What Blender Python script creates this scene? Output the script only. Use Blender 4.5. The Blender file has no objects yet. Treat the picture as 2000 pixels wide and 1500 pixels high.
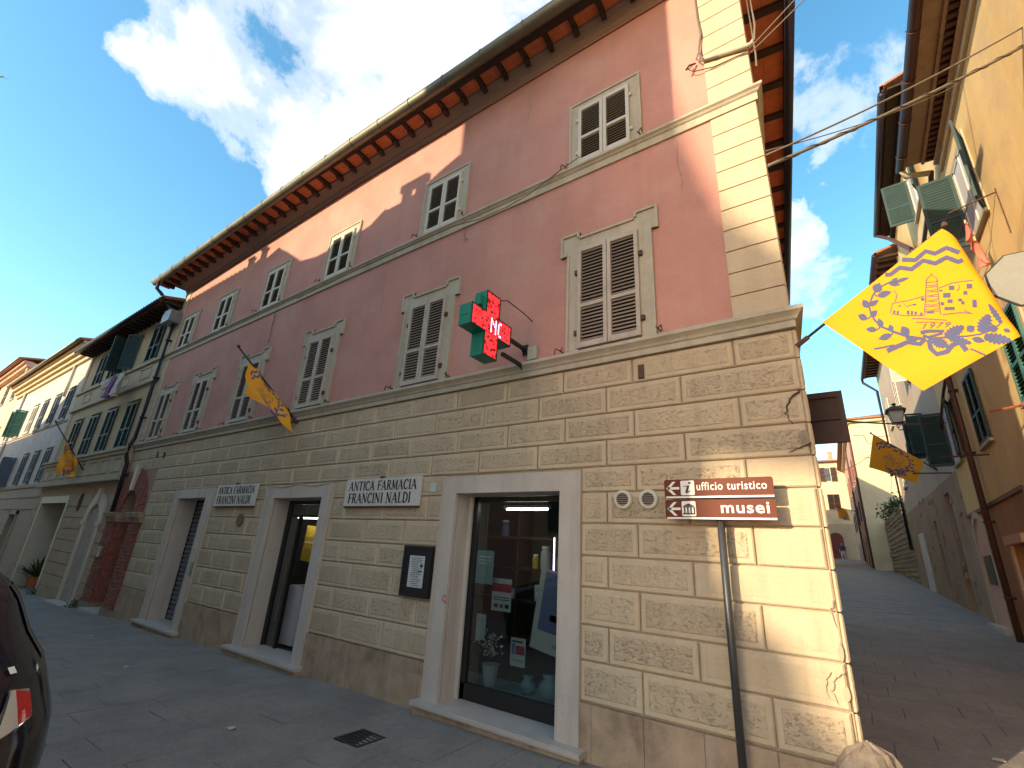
import bpy, bmesh, math, random
from mathutils import Vector, Matrix
random.seed(7)
S = bpy.context.scene
COL = S.collection
R = math.radians

# ------------------------------------------------------------------ camera
CAM = Vector((0.0, -4.5, 1.82))
YAW, PITCH, ROLL = R(36.088), R(19.731), R(-3.484)
cam = bpy.data.cameras.new('camera')
cam.sensor_width = 36.0
cam.lens = 36.0 * 913.84 / 2000.0
cam.clip_start = 0.05
cam.clip_end = 2000
co = bpy.data.objects.new('camera', cam)
COL.objects.link(co)
_m = Matrix.Rotation(YAW, 3, 'Z') @ Matrix.Rotation(PITCH, 3, 'X') @ Matrix.Rotation(ROLL, 3, 'Y')
_r, _f, _u = _m.col[0], _m.col[1], _m.col[2]
co.matrix_world = Matrix(((_r.x, _u.x, -_f.x, CAM.x), (_r.y, _u.y, -_f.y, CAM.y), (_r.z, _u.z, -_f.z, CAM.z), (0, 0, 0, 1)))
S.camera = co

# ------------------------------------------------------------------ light
SUN_AZ, SUN_EL = R(23.0), R(15.0)          # direction the light travels: from +y towards +x
LDIR = Vector((math.sin(SUN_AZ) * math.cos(SUN_EL), math.cos(SUN_AZ) * math.cos(SUN_EL), -math.sin(SUN_EL)))
sun = bpy.data.lights.new('sun', 'SUN')
sun.energy = 2.75
sun.angle = R(0.53)
sun.color = (1.0, 0.77, 0.48)
so = bpy.data.objects.new('sun', sun)
COL.objects.link(so)
so.rotation_euler = LDIR.to_track_quat('-Z', 'Y').to_euler()
so.location = (-8, -20, 14)

world = bpy.data.worlds.new('World')
S.world = world
world.use_nodes = True
nt = world.node_tree
for n in list(nt.nodes):
    nt.nodes.remove(n)


def N(t, typ, **kw):
    n = t.nodes.new(typ)
    for k, v in kw.items():
        if k in ('loc',):
            continue
        setattr(n, k, v)
    return n


def setin(n, **kw):
    for k, v in kw.items():
        n.inputs[k.replace('_', ' ')].default_value = v


sky = N(nt, 'ShaderNodeTexSky', sky_type='NISHITA', sun_disc=False)
sky.sun_elevation = SUN_EL
sky.sun_rotation = math.atan2(-LDIR.x, -LDIR.y)
sky.altitude = 300
sky.air_density = 1.0
sky.dust_density = 0.6
sky.ozone_density = 1.0
SKY_STRENGTH = 0.15
hsv = N(nt, 'ShaderNodeHueSaturation')
hsv.inputs['Saturation'].default_value = 1.28
hsv.inputs['Hue'].default_value = 0.485
hsv.inputs['Value'].default_value = 1.0
nt.links.new(sky.outputs[0], hsv.inputs['Color'])


def MATH(t, op, a, b=None, clamp=False):
    n = t.nodes.new('ShaderNodeMath')
    n.operation = op
    n.use_clamp = clamp
    for i, x in enumerate((a, b)):
        if x is None:
            continue
        if isinstance(x, (int, float)):
            n.inputs[i].default_value = x
        else:
            t.links.new(x, n.inputs[i])
    return n.outputs[0]


def VM(t, op, a, b=None):
    n = t.nodes.new('ShaderNodeVectorMath')
    n.operation = op
    for i, x in enumerate((a, b)):
        if x is None:
            continue
        if isinstance(x, (tuple, Vector)):
            n.inputs[i].default_value = tuple(x)
        else:
            t.links.new(x, n.inputs[i])
    return n


def RAMP(t, fac, stops, interp='LINEAR'):
    n = t.nodes.new('ShaderNodeValToRGB')
    n.color_ramp.interpolation = interp
    e = n.color_ramp.elements
    while len(e) > 1:
        e.remove(e[0])
    for i, (p, c) in enumerate(stops):
        if isinstance(c, (int, float)):
            c = (c, c, c)
        x = e[0] if i == 0 else e.new(p)
        x.position = p
        x.color = (c[0], c[1], c[2], 1)
    if fac is not None:
        t.links.new(fac, n.inputs[0])
    return n.outputs[0]


def NOISE(t, vec, scale, detail=4, rough=.55, dist=0.0):
    n = t.nodes.new('ShaderNodeTexNoise')
    n.inputs['Scale'].default_value = scale
    n.inputs['Detail'].default_value = detail
    n.inputs['Roughness'].default_value = rough
    n.inputs['Distortion'].default_value = dist
    if vec is not None:
        t.links.new(vec, n.inputs['Vector'])
    return n


def MIX(t, fac, a, b, mode='MIX'):
    n = t.nodes.new('ShaderNodeMix')
    n.data_type = 'RGBA'
    n.blend_type = mode
    for sock, x in ((n.inputs[0], fac), (n.inputs[6], a), (n.inputs[7], b)):
        if isinstance(x, (int, float)):
            sock.default_value = x
        elif isinstance(x, tuple):
            sock.default_value = (x[0], x[1], x[2], 1)
        else:
            t.links.new(x, sock)
    return n.outputs[2]


# clouds: noise on the sky's direction, gathered round the cloud banks that stand over the street
tc = N(nt, 'ShaderNodeTexCoord')
dirv = tc.outputs['Generated']
n1 = NOISE(nt, dirv, 4.2, 10, .62, .3)
n2 = NOISE(nt, dirv, 1.3, 3, .5)
warp = VM(nt, 'SCALE', VM(nt, 'SUBTRACT', NOISE(nt, dirv, 5.0, 6, .6).outputs['Color'], (0.5, 0.5, 0.5)).outputs[0])
warp.inputs['Scale'].default_value = 0.30
dw = VM(nt, 'NORMALIZE', VM(nt, 'ADD', dirv, warp.outputs[0]).outputs[0]).outputs[0]


def pixdir(x, y):
    v = _r * ((x - 1000) / 913.84) + _f + _u * (-(y - 750) / 913.84)
    return v.normalized()


CLOUDS = [((640, 60), 15, 1.0), ((420, 110), 7, .9), ((760, 60), 15, 1.0), ((760, 230), 11, 1.0), ((590, 240), 7, .9), ((590, 345), 4.5, .7), ((980, -60), 15, .9), ((1300, -250), 16, .8), ((480, 200), 6, .7),
          ((1590, 545), 6.5, .8), ((1655, 540), 4.5, .65), ((1560, 440), 4, .7), ((1580, 200), 6.5, .66), ((1650, 160), 5.5, .55), ((1600, 60), 3, .3), ((1690, 250), 4, .3)]
msk = None
for (px, py), ang, w in CLOUDS:
    d = VM(nt, 'DOT_PRODUCT', dw, pixdir(px, py)).outputs['Value']
    mr = N(nt, 'ShaderNodeMapRange', interpolation_type='SMOOTHSTEP')
    mr.inputs['From Min'].default_value = math.cos(R(ang))
    mr.inputs['From Max'].default_value = math.cos(R(ang * .35))
    mr.inputs['To Max'].default_value = w
    nt.links.new(d, mr.inputs['Value'])
    msk = mr.outputs[0] if msk is None else MATH(nt, 'MAXIMUM', msk, mr.outputs[0])
# broken cloud added out of view to brighten and whiten the ambient light
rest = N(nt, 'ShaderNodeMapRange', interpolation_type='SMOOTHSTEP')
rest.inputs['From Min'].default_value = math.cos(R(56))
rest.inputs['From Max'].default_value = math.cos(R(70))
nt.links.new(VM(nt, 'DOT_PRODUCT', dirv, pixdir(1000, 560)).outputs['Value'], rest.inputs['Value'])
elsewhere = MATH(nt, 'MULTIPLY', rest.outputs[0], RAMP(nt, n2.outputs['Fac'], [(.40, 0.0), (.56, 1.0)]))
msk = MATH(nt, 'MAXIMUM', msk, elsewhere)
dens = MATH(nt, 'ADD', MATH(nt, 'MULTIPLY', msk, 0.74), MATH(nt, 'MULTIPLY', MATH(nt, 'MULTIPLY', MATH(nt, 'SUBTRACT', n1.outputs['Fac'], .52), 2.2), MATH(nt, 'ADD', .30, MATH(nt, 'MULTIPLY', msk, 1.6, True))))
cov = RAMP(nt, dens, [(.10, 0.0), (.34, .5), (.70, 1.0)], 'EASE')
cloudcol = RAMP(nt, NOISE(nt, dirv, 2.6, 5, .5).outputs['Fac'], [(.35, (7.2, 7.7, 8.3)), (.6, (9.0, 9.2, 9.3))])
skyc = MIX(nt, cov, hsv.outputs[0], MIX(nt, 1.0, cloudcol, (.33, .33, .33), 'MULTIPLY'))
bg = N(nt, 'ShaderNodeBackground')
bg.inputs['Strength'].default_value = SKY_STRENGTH
nt.links.new(skyc, bg.inputs['Color'])
wo = N(nt, 'ShaderNodeOutputWorld')
nt.links.new(bg.outputs[0], wo.inputs['Surface'])

S.view_settings.view_transform = 'Standard'
S.view_settings.look = 'None'
S.view_settings.gamma = 1
S.view_settings.exposure = 1.55
S.view_settings.use_curve_mapping = False
S.cycles.max_bounces = 8
S.cycles.diffuse_bounces = 6
S.cycles.use_denoising = True

# ------------------------------------------------------------------ mesh helpers
WPOS = {}          # world position of every object's origin


class Frame:
    """s runs along a wall, d stands out of it, z is height"""
    def __init__(s, o, ux, n):
        s.o, s.ux, s.n = Vector(o), Vector(ux).normalized(), Vector(n).normalized()

    def __call__(s, a, d, z):
        return s.o + s.ux * a + s.n * d + Vector((0, 0, z))


FAC = Frame((0, 0, 0), (1, 0, 0), (0, -1, 0))       # the pink house's street front
IDF = None


class MB:
    def __init__(self, fr=None, fix=True):
        self.v, self.f, self.m, self.fr, self.fix = [], [], [], fr, fix

    def P(self, p):
        return Vector(p) if self.fr is None else self.fr(*p)

    def add(self, pts, faces, mi=0):
        b = len(self.v)
        self.v += [tuple(self.P(p)) for p in pts]
        for f in faces:
            self.f.append(tuple(b + i for i in f))
            self.m.append(mi)
        return self

    def quad(self, a, b, c, d, mi=0):
        return self.add((a, b, c, d), ((0, 1, 2, 3),), mi)

    def box(self, x0, x1, y0, y1, z0, z1, mi=0):
        p = [(x0, y0, z0), (x1, y0, z0), (x1, y1, z0), (x0, y1, z0), (x0, y0, z1), (x1, y0, z1), (x1, y1, z1), (x0, y1, z1)]
        return self.add(p, ((0, 3, 2, 1), (4, 5, 6, 7), (0, 1, 5, 4), (1, 2, 6, 5), (2, 3, 7, 6), (3, 0, 4, 7)), mi)

    def prism(self, pts, d0, d1, mi=0, axis=1):
        """outline in the two other axes, extruded along axis from d0 to d1"""
        n = len(pts)

        def put(p, d):
            q = list(p)
            q.insert(axis, d)
            return tuple(q)
        P = [put(p, d0) for p in pts] + [put(p, d1) for p in pts]
        fs = [tuple(range(n))[::-1], tuple(range(n, 2 * n))] + [(i, (i + 1) % n, n + (i + 1) % n, n + i) for i in range(n)]
        return self.add(P, fs, mi)

    def tube(self, path, r, n=8, mi=0, cap=True, r2=None):
        path = [Vector(p) for p in path]
        k = len(path)
        pts, fs = [], []
        up = Vector((0, 0, 1))
        for i, p in enumerate(path):
            t = (path[min(i + 1, k - 1)] - path[max(i - 1, 0)]).normalized()
            a = t.cross(up)
            if a.length < 1e-3:
                a = t.cross(Vector((1, 0, 0)))
            a.normalize()
            b = t.cross(a)
            rr = r if r2 is None else r + (r2 - r) * i / max(1, k - 1)
            for j in range(n):
                w = 2 * math.pi * j / n
                pts.append(tuple(p + a * (rr * math.cos(w)) + b * (rr * math.sin(w))))
        for i in range(k - 1):
            for j in range(n):
                fs.append((i * n + j, i * n + (j + 1) % n, (i + 1) * n + (j + 1) % n, (i + 1) * n + j))
        if cap:
            fs += [tuple(range(n))[::-1], tuple(range((k - 1) * n, k * n))]
        return self.add(pts, fs, mi)

    def lathe(self, prof, c, n=16, mi=0):
        """prof: (radius, height) pairs turned about the vertical through c"""
        pts, fs = [], []
        for r, h in prof:
            for j in range(n):
                w = 2 * math.pi * j / n
                pts.append((c[0] + r * math.cos(w), c[1] + r * math.sin(w), c[2] + h))
        for i in range(len(prof) - 1):
            for j in range(n):
                fs.append((i * n + j, i * n + (j + 1) % n, (i + 1) * n + (j + 1) % n, (i + 1) * n + j))
        fs += [tuple(range(n))[::-1], tuple(range((len(prof) - 1) * n, len(prof) * n))]
        return self.add(pts, fs, mi)

    def mesh(self, name, mats, smooth=False):
        me = bpy.data.meshes.new(name)
        me.from_pydata(self.v, [], self.f)
        ms = mats if isinstance(mats, (list, tuple)) else [mats]
        for m in ms:
            me.materials.append(m)
        if len(ms) > 1:
            me.polygons.foreach_set('material_index', self.m)
        if self.fix and len(self.f) > 1:
            bm = bmesh.new()
            bm.from_mesh(me)
            bmesh.ops.recalc_face_normals(bm, faces=bm.faces)
            bm.to_mesh(me)
            bm.free()
        if smooth:
            me.polygons.foreach_set('use_smooth', [True] * len(me.polygons))
        me.update()
        return me

    def build(self, name, mats, parent=None, smooth=False, **kw):
        return link(name, self.mesh(name, mats, smooth), parent, (0, 0, 0), **kw)


def link(name, data, parent=None, wpos=(0, 0, 0), rot=None, **props):
    o = bpy.data.objects.new(name, data)
    COL.objects.link(o)
    w = Vector(wpos)
    WPOS[o] = w
    if parent is not None:
        o.parent = parent
        o.location = w - WPOS[parent]
    else:
        o.location = w
    if rot is not None:
        o.rotation_euler = rot
    for k, v in props.items():
        o[k] = v
    return o


def thing(name, label, cat, loc, group=None):
    o = bpy.data.objects.new(name, None)
    COL.objects.link(o)
    o.empty_display_size = .2
    o.location = loc
    WPOS[o] = Vector(loc)
    o['label'] = label
    o['category'] = cat
    if group:
        o['group'] = group
    return o


def wall(mb, s0, s1, z0, z1, holes, d=0.0, depth=.3, mi=0, back=None, jamb=None):
    """sheet at d with rectangular holes that have jambs, and a back sheet if asked"""
    ss = sorted({s0, s1} | {min(max(h[i], s0), s1) for h in holes for i in (0, 1)})
    zz = sorted({z0, z1} | {min(max(h[i], z0), z1) for h in holes for i in (2, 3)})
    for i in range(len(ss) - 1):
        for j in range(len(zz) - 1):
            cs, cz = (ss[i] + ss[i + 1]) / 2, (zz[j] + zz[j + 1]) / 2
            if any(h[0] < cs < h[1] and h[2] < cz < h[3] for h in holes):
                continue
            mb.quad((ss[i], d, zz[j]), (ss[i + 1], d, zz[j]), (ss[i + 1], d, zz[j + 1]), (ss[i], d, zz[j + 1]), mi)
    jm = mi if jamb is None else jamb
    for h in holes:
        a, b, c, e = h[:4]
        dd = h[4] if len(h) > 4 else depth
        mb.quad((a, d, c), (a, d - dd, c), (a, d - dd, e), (a, d, e), jm)
        mb.quad((b, d, c), (b, d - dd, c), (b, d - dd, e), (b, d, e), jm)
        mb.quad((a, d, e), (b, d, e), (b, d - dd, e), (a, d - dd, e), jm)
        mb.quad((a, d, c), (b, d, c), (b, d - dd, c), (a, d - dd, c), jm)
        if back is not None:
            mb.quad((a, d - dd, c), (b, d - dd, c), (b, d - dd, e), (a, d - dd, e), back)


def text_pts(body, size=1.0, bold=0.0, spacing=1.0, shear=0.0):
    cu = bpy.data.curves.new('t', 'FONT')
    cu.body = body
    cu.size = size
    cu.offset = bold
    cu.space_character = spacing
    cu.shear = shear
    cu.resolution_u = 4
    cu.align_x = 'LEFT'
    o = bpy.data.objects.new('t', cu)
    COL.objects.link(o)
    dg = bpy.context.evaluated_depsgraph_get()
    dg.update()
    me = bpy.data.meshes.new_from_object(o.evaluated_get(dg))
    v = [tuple(x.co) for x in me.vertices]
    f = [tuple(p.vertices) for p in me.polygons]
    bpy.data.objects.remove(o)
    bpy.data.curves.remove(cu)
    bpy.data.meshes.remove(me)
    return v, f


def text_on(mb, body, s0, s1, z0, z1, d, mi=0, bold=0.0, spacing=1.0, shear=0.0):
    """fit a text's outline into the rectangle s0..s1, z0..z1 on a wall at d"""
    v, f = text_pts(body, 1.0, bold, spacing, shear)
    x0, x1 = min(p[0] for p in v), max(p[0] for p in v)
    y0, y1 = min(p[1] for p in v), max(p[1] for p in v)
    mb.add([(s0 + (p[0] - x0) / (x1 - x0) * (s1 - s0), d, z0 + (p[1] - y0) / (y1 - y0) * (z1 - z0)) for p in v], f, mi)


# ------------------------------------------------------------------ materials
def pos_vec(t, scale=(1, 1, 1), obj=False):
    if obj:
        src = t.nodes.new('ShaderNodeTexCoord').outputs['Object']
    else:
        src = t.nodes.new('ShaderNodeNewGeometry').outputs['Position']
    mp = t.nodes.new('ShaderNodeMapping')
    mp.inputs['Scale'].default_value = scale
    t.links.new(src, mp.inputs['Vector'])
    return mp.outputs[0]


ALB = .88


def mat(name, base, rough=.85, var=.12, vs=2.5, bump=0.0, bs=60, metal=0.0, stain=None, streak=None, obj=False, spec=.3, fine=.06):
    """base colour with cloudy variation, grain, optional stains (colour, scale, amount) and vertical runs (colour, amount)"""
    m = bpy.data.materials.new(name)
    m.use_nodes = True
    t = m.node_tree
    b = t.nodes['Principled BSDF']
    b.inputs['Roughness'].default_value = rough
    b.inputs['Metallic'].default_value = metal
    b.inputs['Specular IOR Level'].default_value = spec
    v = pos_vec(t, obj=obj)
    n = NOISE(t, v, vs, 6, .6)
    k = RAMP(t, n.outputs['Fac'], [(.25, 1 - var), (.75, 1 + var)])
    c = MIX(t, 1.0, tuple(q * ALB for q in base), k, 'MULTIPLY')
    if fine:
        g = NOISE(t, v, 45, 4, .7)
        c = MIX(t, 1.0, c, RAMP(t, g.outputs['Fac'], [(.3, 1 - fine), (.7, 1 + fine)]), 'MULTIPLY')
    if stain:
        s = NOISE(t, v, stain[1], 7, .65, .4)
        c = MIX(t, MATH(t, 'MULTIPLY', RAMP(t, s.outputs['Fac'], [(.5, 0.0), (.68, 1.0)]), stain[2]), c, tuple(q * ALB for q in stain[0]))
    if streak:
        s = NOISE(t, pos_vec(t, (5, 5, .35), obj), 1.6, 5, .6)
        c = MIX(t, MATH(t, 'MULTIPLY', RAMP(t, s.outputs['Fac'], [(.48, 0.0), (.72, 1.0)]), streak[1]), c, tuple(q * ALB for q in streak[0]))
    t.links.new(c, b.inputs['Base Color'])
    if bump:
        bn = NOISE(t, v, bs, 5, .6)
        bp = t.nodes.new('ShaderNodeBump')
        bp.inputs['Strength'].default_value = min(1, bump)
        bp.inputs['Distance'].default_value = .012
        t.links.new(bn.outputs['Fac'], bp.inputs['Height'])
        t.links.new(bp.outputs[0], b.inputs['Normal'])
    return m


def flat(name, base, rough=.6, metal=0.0, emit=0.0, spec=.4):
    m = bpy.data.materials.new(name)
    m.use_nodes = True
    b = m.node_tree.nodes['Principled BSDF']
    b.inputs['Base Color'].default_value = (*base, 1)
    b.inputs['Roughness'].default_value = rough
    b.inputs['Metallic'].default_value = metal
    b.inputs['Specular IOR Level'].default_value = spec
    if emit:
        b.inputs['Emission Color'].default_value = (*base, 1)
        b.inputs['Emission Strength'].default_value = emit
    return m


M = {}
M['pink'] = mat('pink_plaster', (.555, .285, .24), .9, .16, 1.0, .6, 13, stain=((.58, .37, .32), 1.1, .55), streak=((.42, .235, .205), .22), fine=.07)
M['cream'] = mat('cream_stucco', (.60, .495, .355), .9, .10, 1.6, .45, 70, stain=((.44, .35, .25), 2.2, .35), streak=((.40, .33, .24), .3))
M['joint'] = mat('stucco_joint', (.46, .38, .28), .95, .12, 2, .3, 60)
M['trim'] = mat('grey_cream_trim', (.50, .465, .375), .85, .12, 3.5, .3, 40, stain=((.36, .31, .24), 7, .45), streak=((.33, .29, .23), .45))
M['trav'] = mat('travertine', (.56, .51, .46), .6, .08, 3, .2, 50, streak=((.40, .33, .28), .55))
M['marble'] = mat('white_marble', (.52, .48, .44), .45, .08, 5, 0, streak=((.45, .42, .40), .3))
M['plate'] = mat('white_plate_marble', (.66, .64, .60), .45, .08, 5, 0, streak=((.45, .42, .40), .3))
M['plinth'] = mat('plinth_stone', (.42, .31, .215), .8, .25, 4, .4, 45, stain=((.17, .12, .09), 3.2, .65), streak=((.48, .40, .32), .5))
M['shutter'] = mat('grey_shutter_paint', (.50, .45, .385), .6, .12, 4, .1, 60, stain=((.28, .22, .17), 9, .35))
M['shutter_pale'] = mat('pale_shutter_paint', (.60, .585, .51), .6, .06, 4, .1, 60)
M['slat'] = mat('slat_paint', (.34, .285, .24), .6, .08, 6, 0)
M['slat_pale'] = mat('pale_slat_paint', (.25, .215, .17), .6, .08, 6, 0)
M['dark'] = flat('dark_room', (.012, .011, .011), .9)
M['iron'] = mat('rusty_iron', (.10, .055, .04), .75, .3, 20, 0)
M['blackiron'] = flat('black_iron', (.018, .018, .02), .5)
M['wood'] = mat('dark_rafter_wood', (.045, .030, .024), .8, .2, 6, .2, 60)
M['terra'] = mat('terracotta_tile', (.60, .19, .08), .85, .22, 5, .2, 50, stain=((.36, .13, .08), 6, .5), obj=False)
M['roof'] = mat('roof_tile_clay', (.36, .17, .10), .9, .3, 6, .3, 40, stain=((.14, .12, .09), 3, .6))
M['cove'] = mat('grey_brown_cove', (.28, .205, .17), .9, .1, 2, .2, 50)
M['gutter'] = mat('weathered_copper_gutter', (.21, .20, .15), .5, .2, 3, 0, metal=.5, stain=((.12, .15, .13), 2, .5))
M['pipe'] = mat('dark_downpipe', (.035, .035, .06), .45, .2, 3, 0, metal=.3)
M['brownpipe'] = mat('brown_downpipe', (.11, .05, .04), .5, .2, 3, 0, metal=.2)
M['zinc'] = mat('zinc_sheet', (.30, .33, .36), .45, .15, 6, 0, metal=.5)
M['green'] = flat('sign_green', (.008, .19, .13), .45)
M['darkgreen'] = flat('sign_green_edge', (.006, .05, .04), .5)
M['signbrown'] = flat('sign_brown', (.115, .022, .010), .5, spec=.2)
M['white'] = flat('sign_white', (.78, .76, .72), .5)
M['letterblack'] = mat('worn_black_letter', (.03, .028, .035), .7, .4, 20, 0)
M['navy'] = flat('sign_navy', (.02, .03, .05), .5)
M['pole'] = mat('grey_pole', (.10, .11, .12), .4, .1, 8, 0, metal=.6)
M['yellowflag'] = mat('yellow_cloth', (.80, .34, .008), .75, .04, 5, 0, fine=.02)
M['flagblue'] = flat('flag_blue_print', (.075, .085, .185), .8)
M['brick'] = mat('red_brick', (.28, .095, .072), .9, .25, 14, .3, 60, stain=((.42, .25, .2), 7, .45))
M['mortar'] = mat('mortar', (.38, .28, .22), .95, .15, 8, .2, 60)
M['glassdark'] = flat('dark_window_pane', (.02, .025, .03), .08, spec=.6)
M['metaldark'] = flat('dark_metal_frame', (.03, .03, .032), .4, .4)
M['roller'] = mat('grey_roller_shutter', (.19, .20, .24), .5, .06, 5, 0, metal=.3)
M['ochre'] = mat('ochre_beige_plaster', (.50, .395, .26), .9, .1, 1.5, .3, 40, stain=((.48, .36, .26), 1.8, .5), streak=((.36, .27, .17), .35))
M['ochretrim'] = mat('ochre_house_trim', (.49, .42, .31), .9, .08, 2, .2, 50)
M['ochrebase'] = mat('ochre_house_base', (.48, .36, .245), .9, .15, 2, .3, 40, stain=((.28, .2, .14), 2, .5))
M['greensh'] = mat('dark_green_shutter', (.022, .055, .058), .55, .12, 5, 0)
M['greensh2'] = mat('mid_green_shutter', (.045, .15, .12), .5, .12, 5, 0)
M['bluesh'] = mat('slate_blue_shutter', (.10, .14, .20), .6, .12, 5, 0)
M['paleblue'] = mat('greyed_white_plaster', (.56, .545, .51), .9, .1, 1.2, .3, 40, stain=((.36, .36, .36), 1.4, .6), streak=((.36, .35, .33), .4))
M['coldstone'] = mat('grey_green_base', (.44, .38, .30), .9, .15, 2, .3, 40, stain=((.22, .2, .17), 2, .5))
M['eavecream'] = mat('cream_eave_moulding', (.58, .47, .31), .9, .08, 2, .1, 40)
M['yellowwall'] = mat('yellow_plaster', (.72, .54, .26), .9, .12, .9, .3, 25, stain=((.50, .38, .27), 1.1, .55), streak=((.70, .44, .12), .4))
M['brownwall'] = mat('weathered_brown_plaster', (.40, .285, .19), .95, .2, 1.2, .5, 14, stain=((.40, .33, .28), 1.5, .6), streak=((.25, .16, .12), .5))
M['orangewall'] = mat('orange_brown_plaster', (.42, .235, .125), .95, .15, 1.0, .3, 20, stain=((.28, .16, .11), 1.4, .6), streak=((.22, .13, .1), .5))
M['oldstone'] = mat('old_rubble_stone', (.34, .285, .20), .95, .3, 5, .7, 12, stain=((.20, .17, .12), 2.5, .5))
M['rose'] = mat('rose_plaster', (.60, .38, .30), .9, .12, .8, .3, 20, stain=((.46, .36, .30), 1.0, .6))
M['creamwall'] = mat('pale_cream_plaster', (.66, .55, .36), .9, .1, .8, .3, 20, stain=((.5, .42, .3), 1, .5))
M['greyplaster'] = mat('grey_rose_plaster', (.52, .44, .34), .9, .15, .7, .3, 14, stain=((.55, .38, .33), .8, .6))
M['leaf'] = mat('leaf_green', (.05, .085, .03), .6, .35, 9, 0)
M['stem'] = mat('stem_brown', (.08, .06, .035), .8, .2, 9, 0)
M['carpaint'] = flat('black_car_paint', (.010, .008, .014), .12, spec=.7)
M['carglass'] = flat('dark_car_glass', (.006, .006, .008), .04, spec=.8)
M['redlamp'] = flat('red_lamp_glass', (.42, .010, .010), .12, spec=.7)
M['clearlamp'] = flat('clear_lamp_glass', (.42, .42, .38), .12, spec=.7)
M['chrome'] = flat('chrome', (.7, .7, .7), .12, 1.0)
M['rubber'] = flat('rubber', (.02, .02, .02), .9)
M['cloth_w'] = mat('white_laundry', (.62, .62, .66), .9, .08, 8, 0)
M['cloth_p'] = mat('purple_laundry', (.24, .14, .33), .9, .15, 8, 0)
M['cloth_pat'] = mat('patterned_laundry', (.66, .58, .46), .9, .1, 8, 0, stain=((.45, .17, .10), 18, .8))
M['cloth_pink'] = mat('pink_laundry', (.66, .20, .16), .9, .1, 8, 0)
M['board'] = mat('brown_board_wood', (.060, .030, .026), .6, .2, 4, .15, 50)
M['greyback'] = mat('grey_sign_back', (.25, .262, .25), .6, .08, 5, 0, stain=((.20, .21, .19), 5, .4))
M['cable'] = flat('grey_cable', (.16, .14, .12), .7)
M['cabledark'] = flat('dark_cable', (.06, .05, .05), .7)
M['paper'] = mat('notice_paper', (.55, .60, .60), .7, .05, 6, 0)
M['whitepanel'] = flat('white_panel', (.55, .56, .60), .35)
M['poster_y'] = flat('yellow_poster', (.50, .38, .04), .6)
M['poster_b'] = flat('blue_poster', (.14, .17, .33), .5)
M['poster_r'] = flat('crimson_print', (.38, .02, .06), .5)
M['poster_t'] = flat('teal_paper', (.20, .36, .42), .6)
M['redpaint'] = flat('red_spray', (.55, .05, .03), .7)
M['bollard'] = mat('corner_stone', (.31, .255, .20), .95, .35, 5, 1.0, 14, stain=((.13, .10, .08), 4, .8))
M['skin'] = flat('skin', (.45, .27, .19), .6)
M['navycloth'] = flat('navy_top', (.06, .07, .17), .9)
M['whitecloth'] = flat('white_trousers', (.6, .62, .66), .9)
M['hair'] = flat('dark_hair', (.02, .015, .012), .8)


def rough_stucco(name, base, depth=1.0):
    """vermiculated render: worm-like pits pressed into a stucco panel"""
    m = bpy.data.materials.new(name)
    m.use_nodes = True
    t = m.node_tree
    b = t.nodes['Principled BSDF']
    b.inputs['Roughness'].default_value = .95
    b.inputs['Specular IOR Level'].default_value = .2
    v = pos_vec(t, (1, 1, 1.35))
    oi = t.nodes.new('ShaderNodeObjectInfo')          # every block was pressed by hand: depth and grain differ
    rnd = oi.outputs['Random']
    sh = t.nodes.new('ShaderNodeVectorMath')
    sh.operation = 'SCALE'
    t.links.new(v, sh.inputs[0])
    t.links.new(MATH(t, 'ADD', .72, MATH(t, 'MULTIPLY', rnd, .6)), sh.inputs['Scale'])
    v = sh.outputs[0]
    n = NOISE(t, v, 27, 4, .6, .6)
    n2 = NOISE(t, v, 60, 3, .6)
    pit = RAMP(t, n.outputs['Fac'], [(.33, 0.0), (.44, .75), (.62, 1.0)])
    big = NOISE(t, pos_vec(t), 1.5, 5, .6)
    c = MIX(t, 1.0, tuple(base), RAMP(t, big.outputs['Fac'], [(.25, .86), (.75, 1.1)]), 'MULTIPLY')
    c = MIX(t, 1.0, c, RAMP(t, MATH(t, 'FRACT', MATH(t, 'MULTIPLY', rnd, 3.7)), [(0, .93), (1, 1.05)]), 'MULTIPLY')
    s = NOISE(t, pos_vec(t, (5, 5, .35)), 1.6, 5, .6)
    c = MIX(t, MATH(t, 'MULTIPLY', RAMP(t, s.outputs['Fac'], [(.48, 0.0), (.72, 1.0)]), .3), c, (.27, .22, .16))
    c = MIX(t, MATH(t, 'MULTIPLY', MATH(t, 'SUBTRACT', 1.0, pit), .20 * depth), c, (.18, .14, .10))  # shade inside the pits put into the colour, as relief alone looks flat
    t.links.new(c, b.inputs['Base Color'])
    h = MATH(t, 'MULTIPLY', MATH(t, 'ADD', pit, MATH(t, 'MULTIPLY', n2.outputs['Fac'], .25)), MATH(t, 'ADD', .45, MATH(t, 'MULTIPLY', MATH(t, 'FRACT', MATH(t, 'MULTIPLY', rnd, 7.3)), .85)))
    bp = t.nodes.new('ShaderNodeBump')
    bp.inputs['Strength'].default_value = .75 * depth
    bp.inputs['Distance'].default_value = .020
    t.links.new(h, bp.inputs['Height'])
    t.links.new(bp.outputs[0], b.inputs['Normal'])
    return m


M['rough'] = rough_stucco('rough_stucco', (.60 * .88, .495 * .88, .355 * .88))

M['rough_sunlit'] = rough_stucco('sunlit_rough_stucco', (.60 * .88, .495 * .88, .355 * .88), .3)  # fainter pits and relief: strong sun's washed-out look built into the material


def paving_mat(name, base, tint):
    m = mat(name, base, .68, .24, 1.6, .5, 60, stain=(tint, .8, .5), streak=((.15, .145, .14), .35), fine=.22, spec=.4)
    return m


M['paving'] = paving_mat('grey_paving_stone', (.250, .238, .222), (.30, .25, .205))
M['pavejoint'] = mat('paving_joint', (.17, .16, .15), .95, .2, 6, .2, 50)

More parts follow.
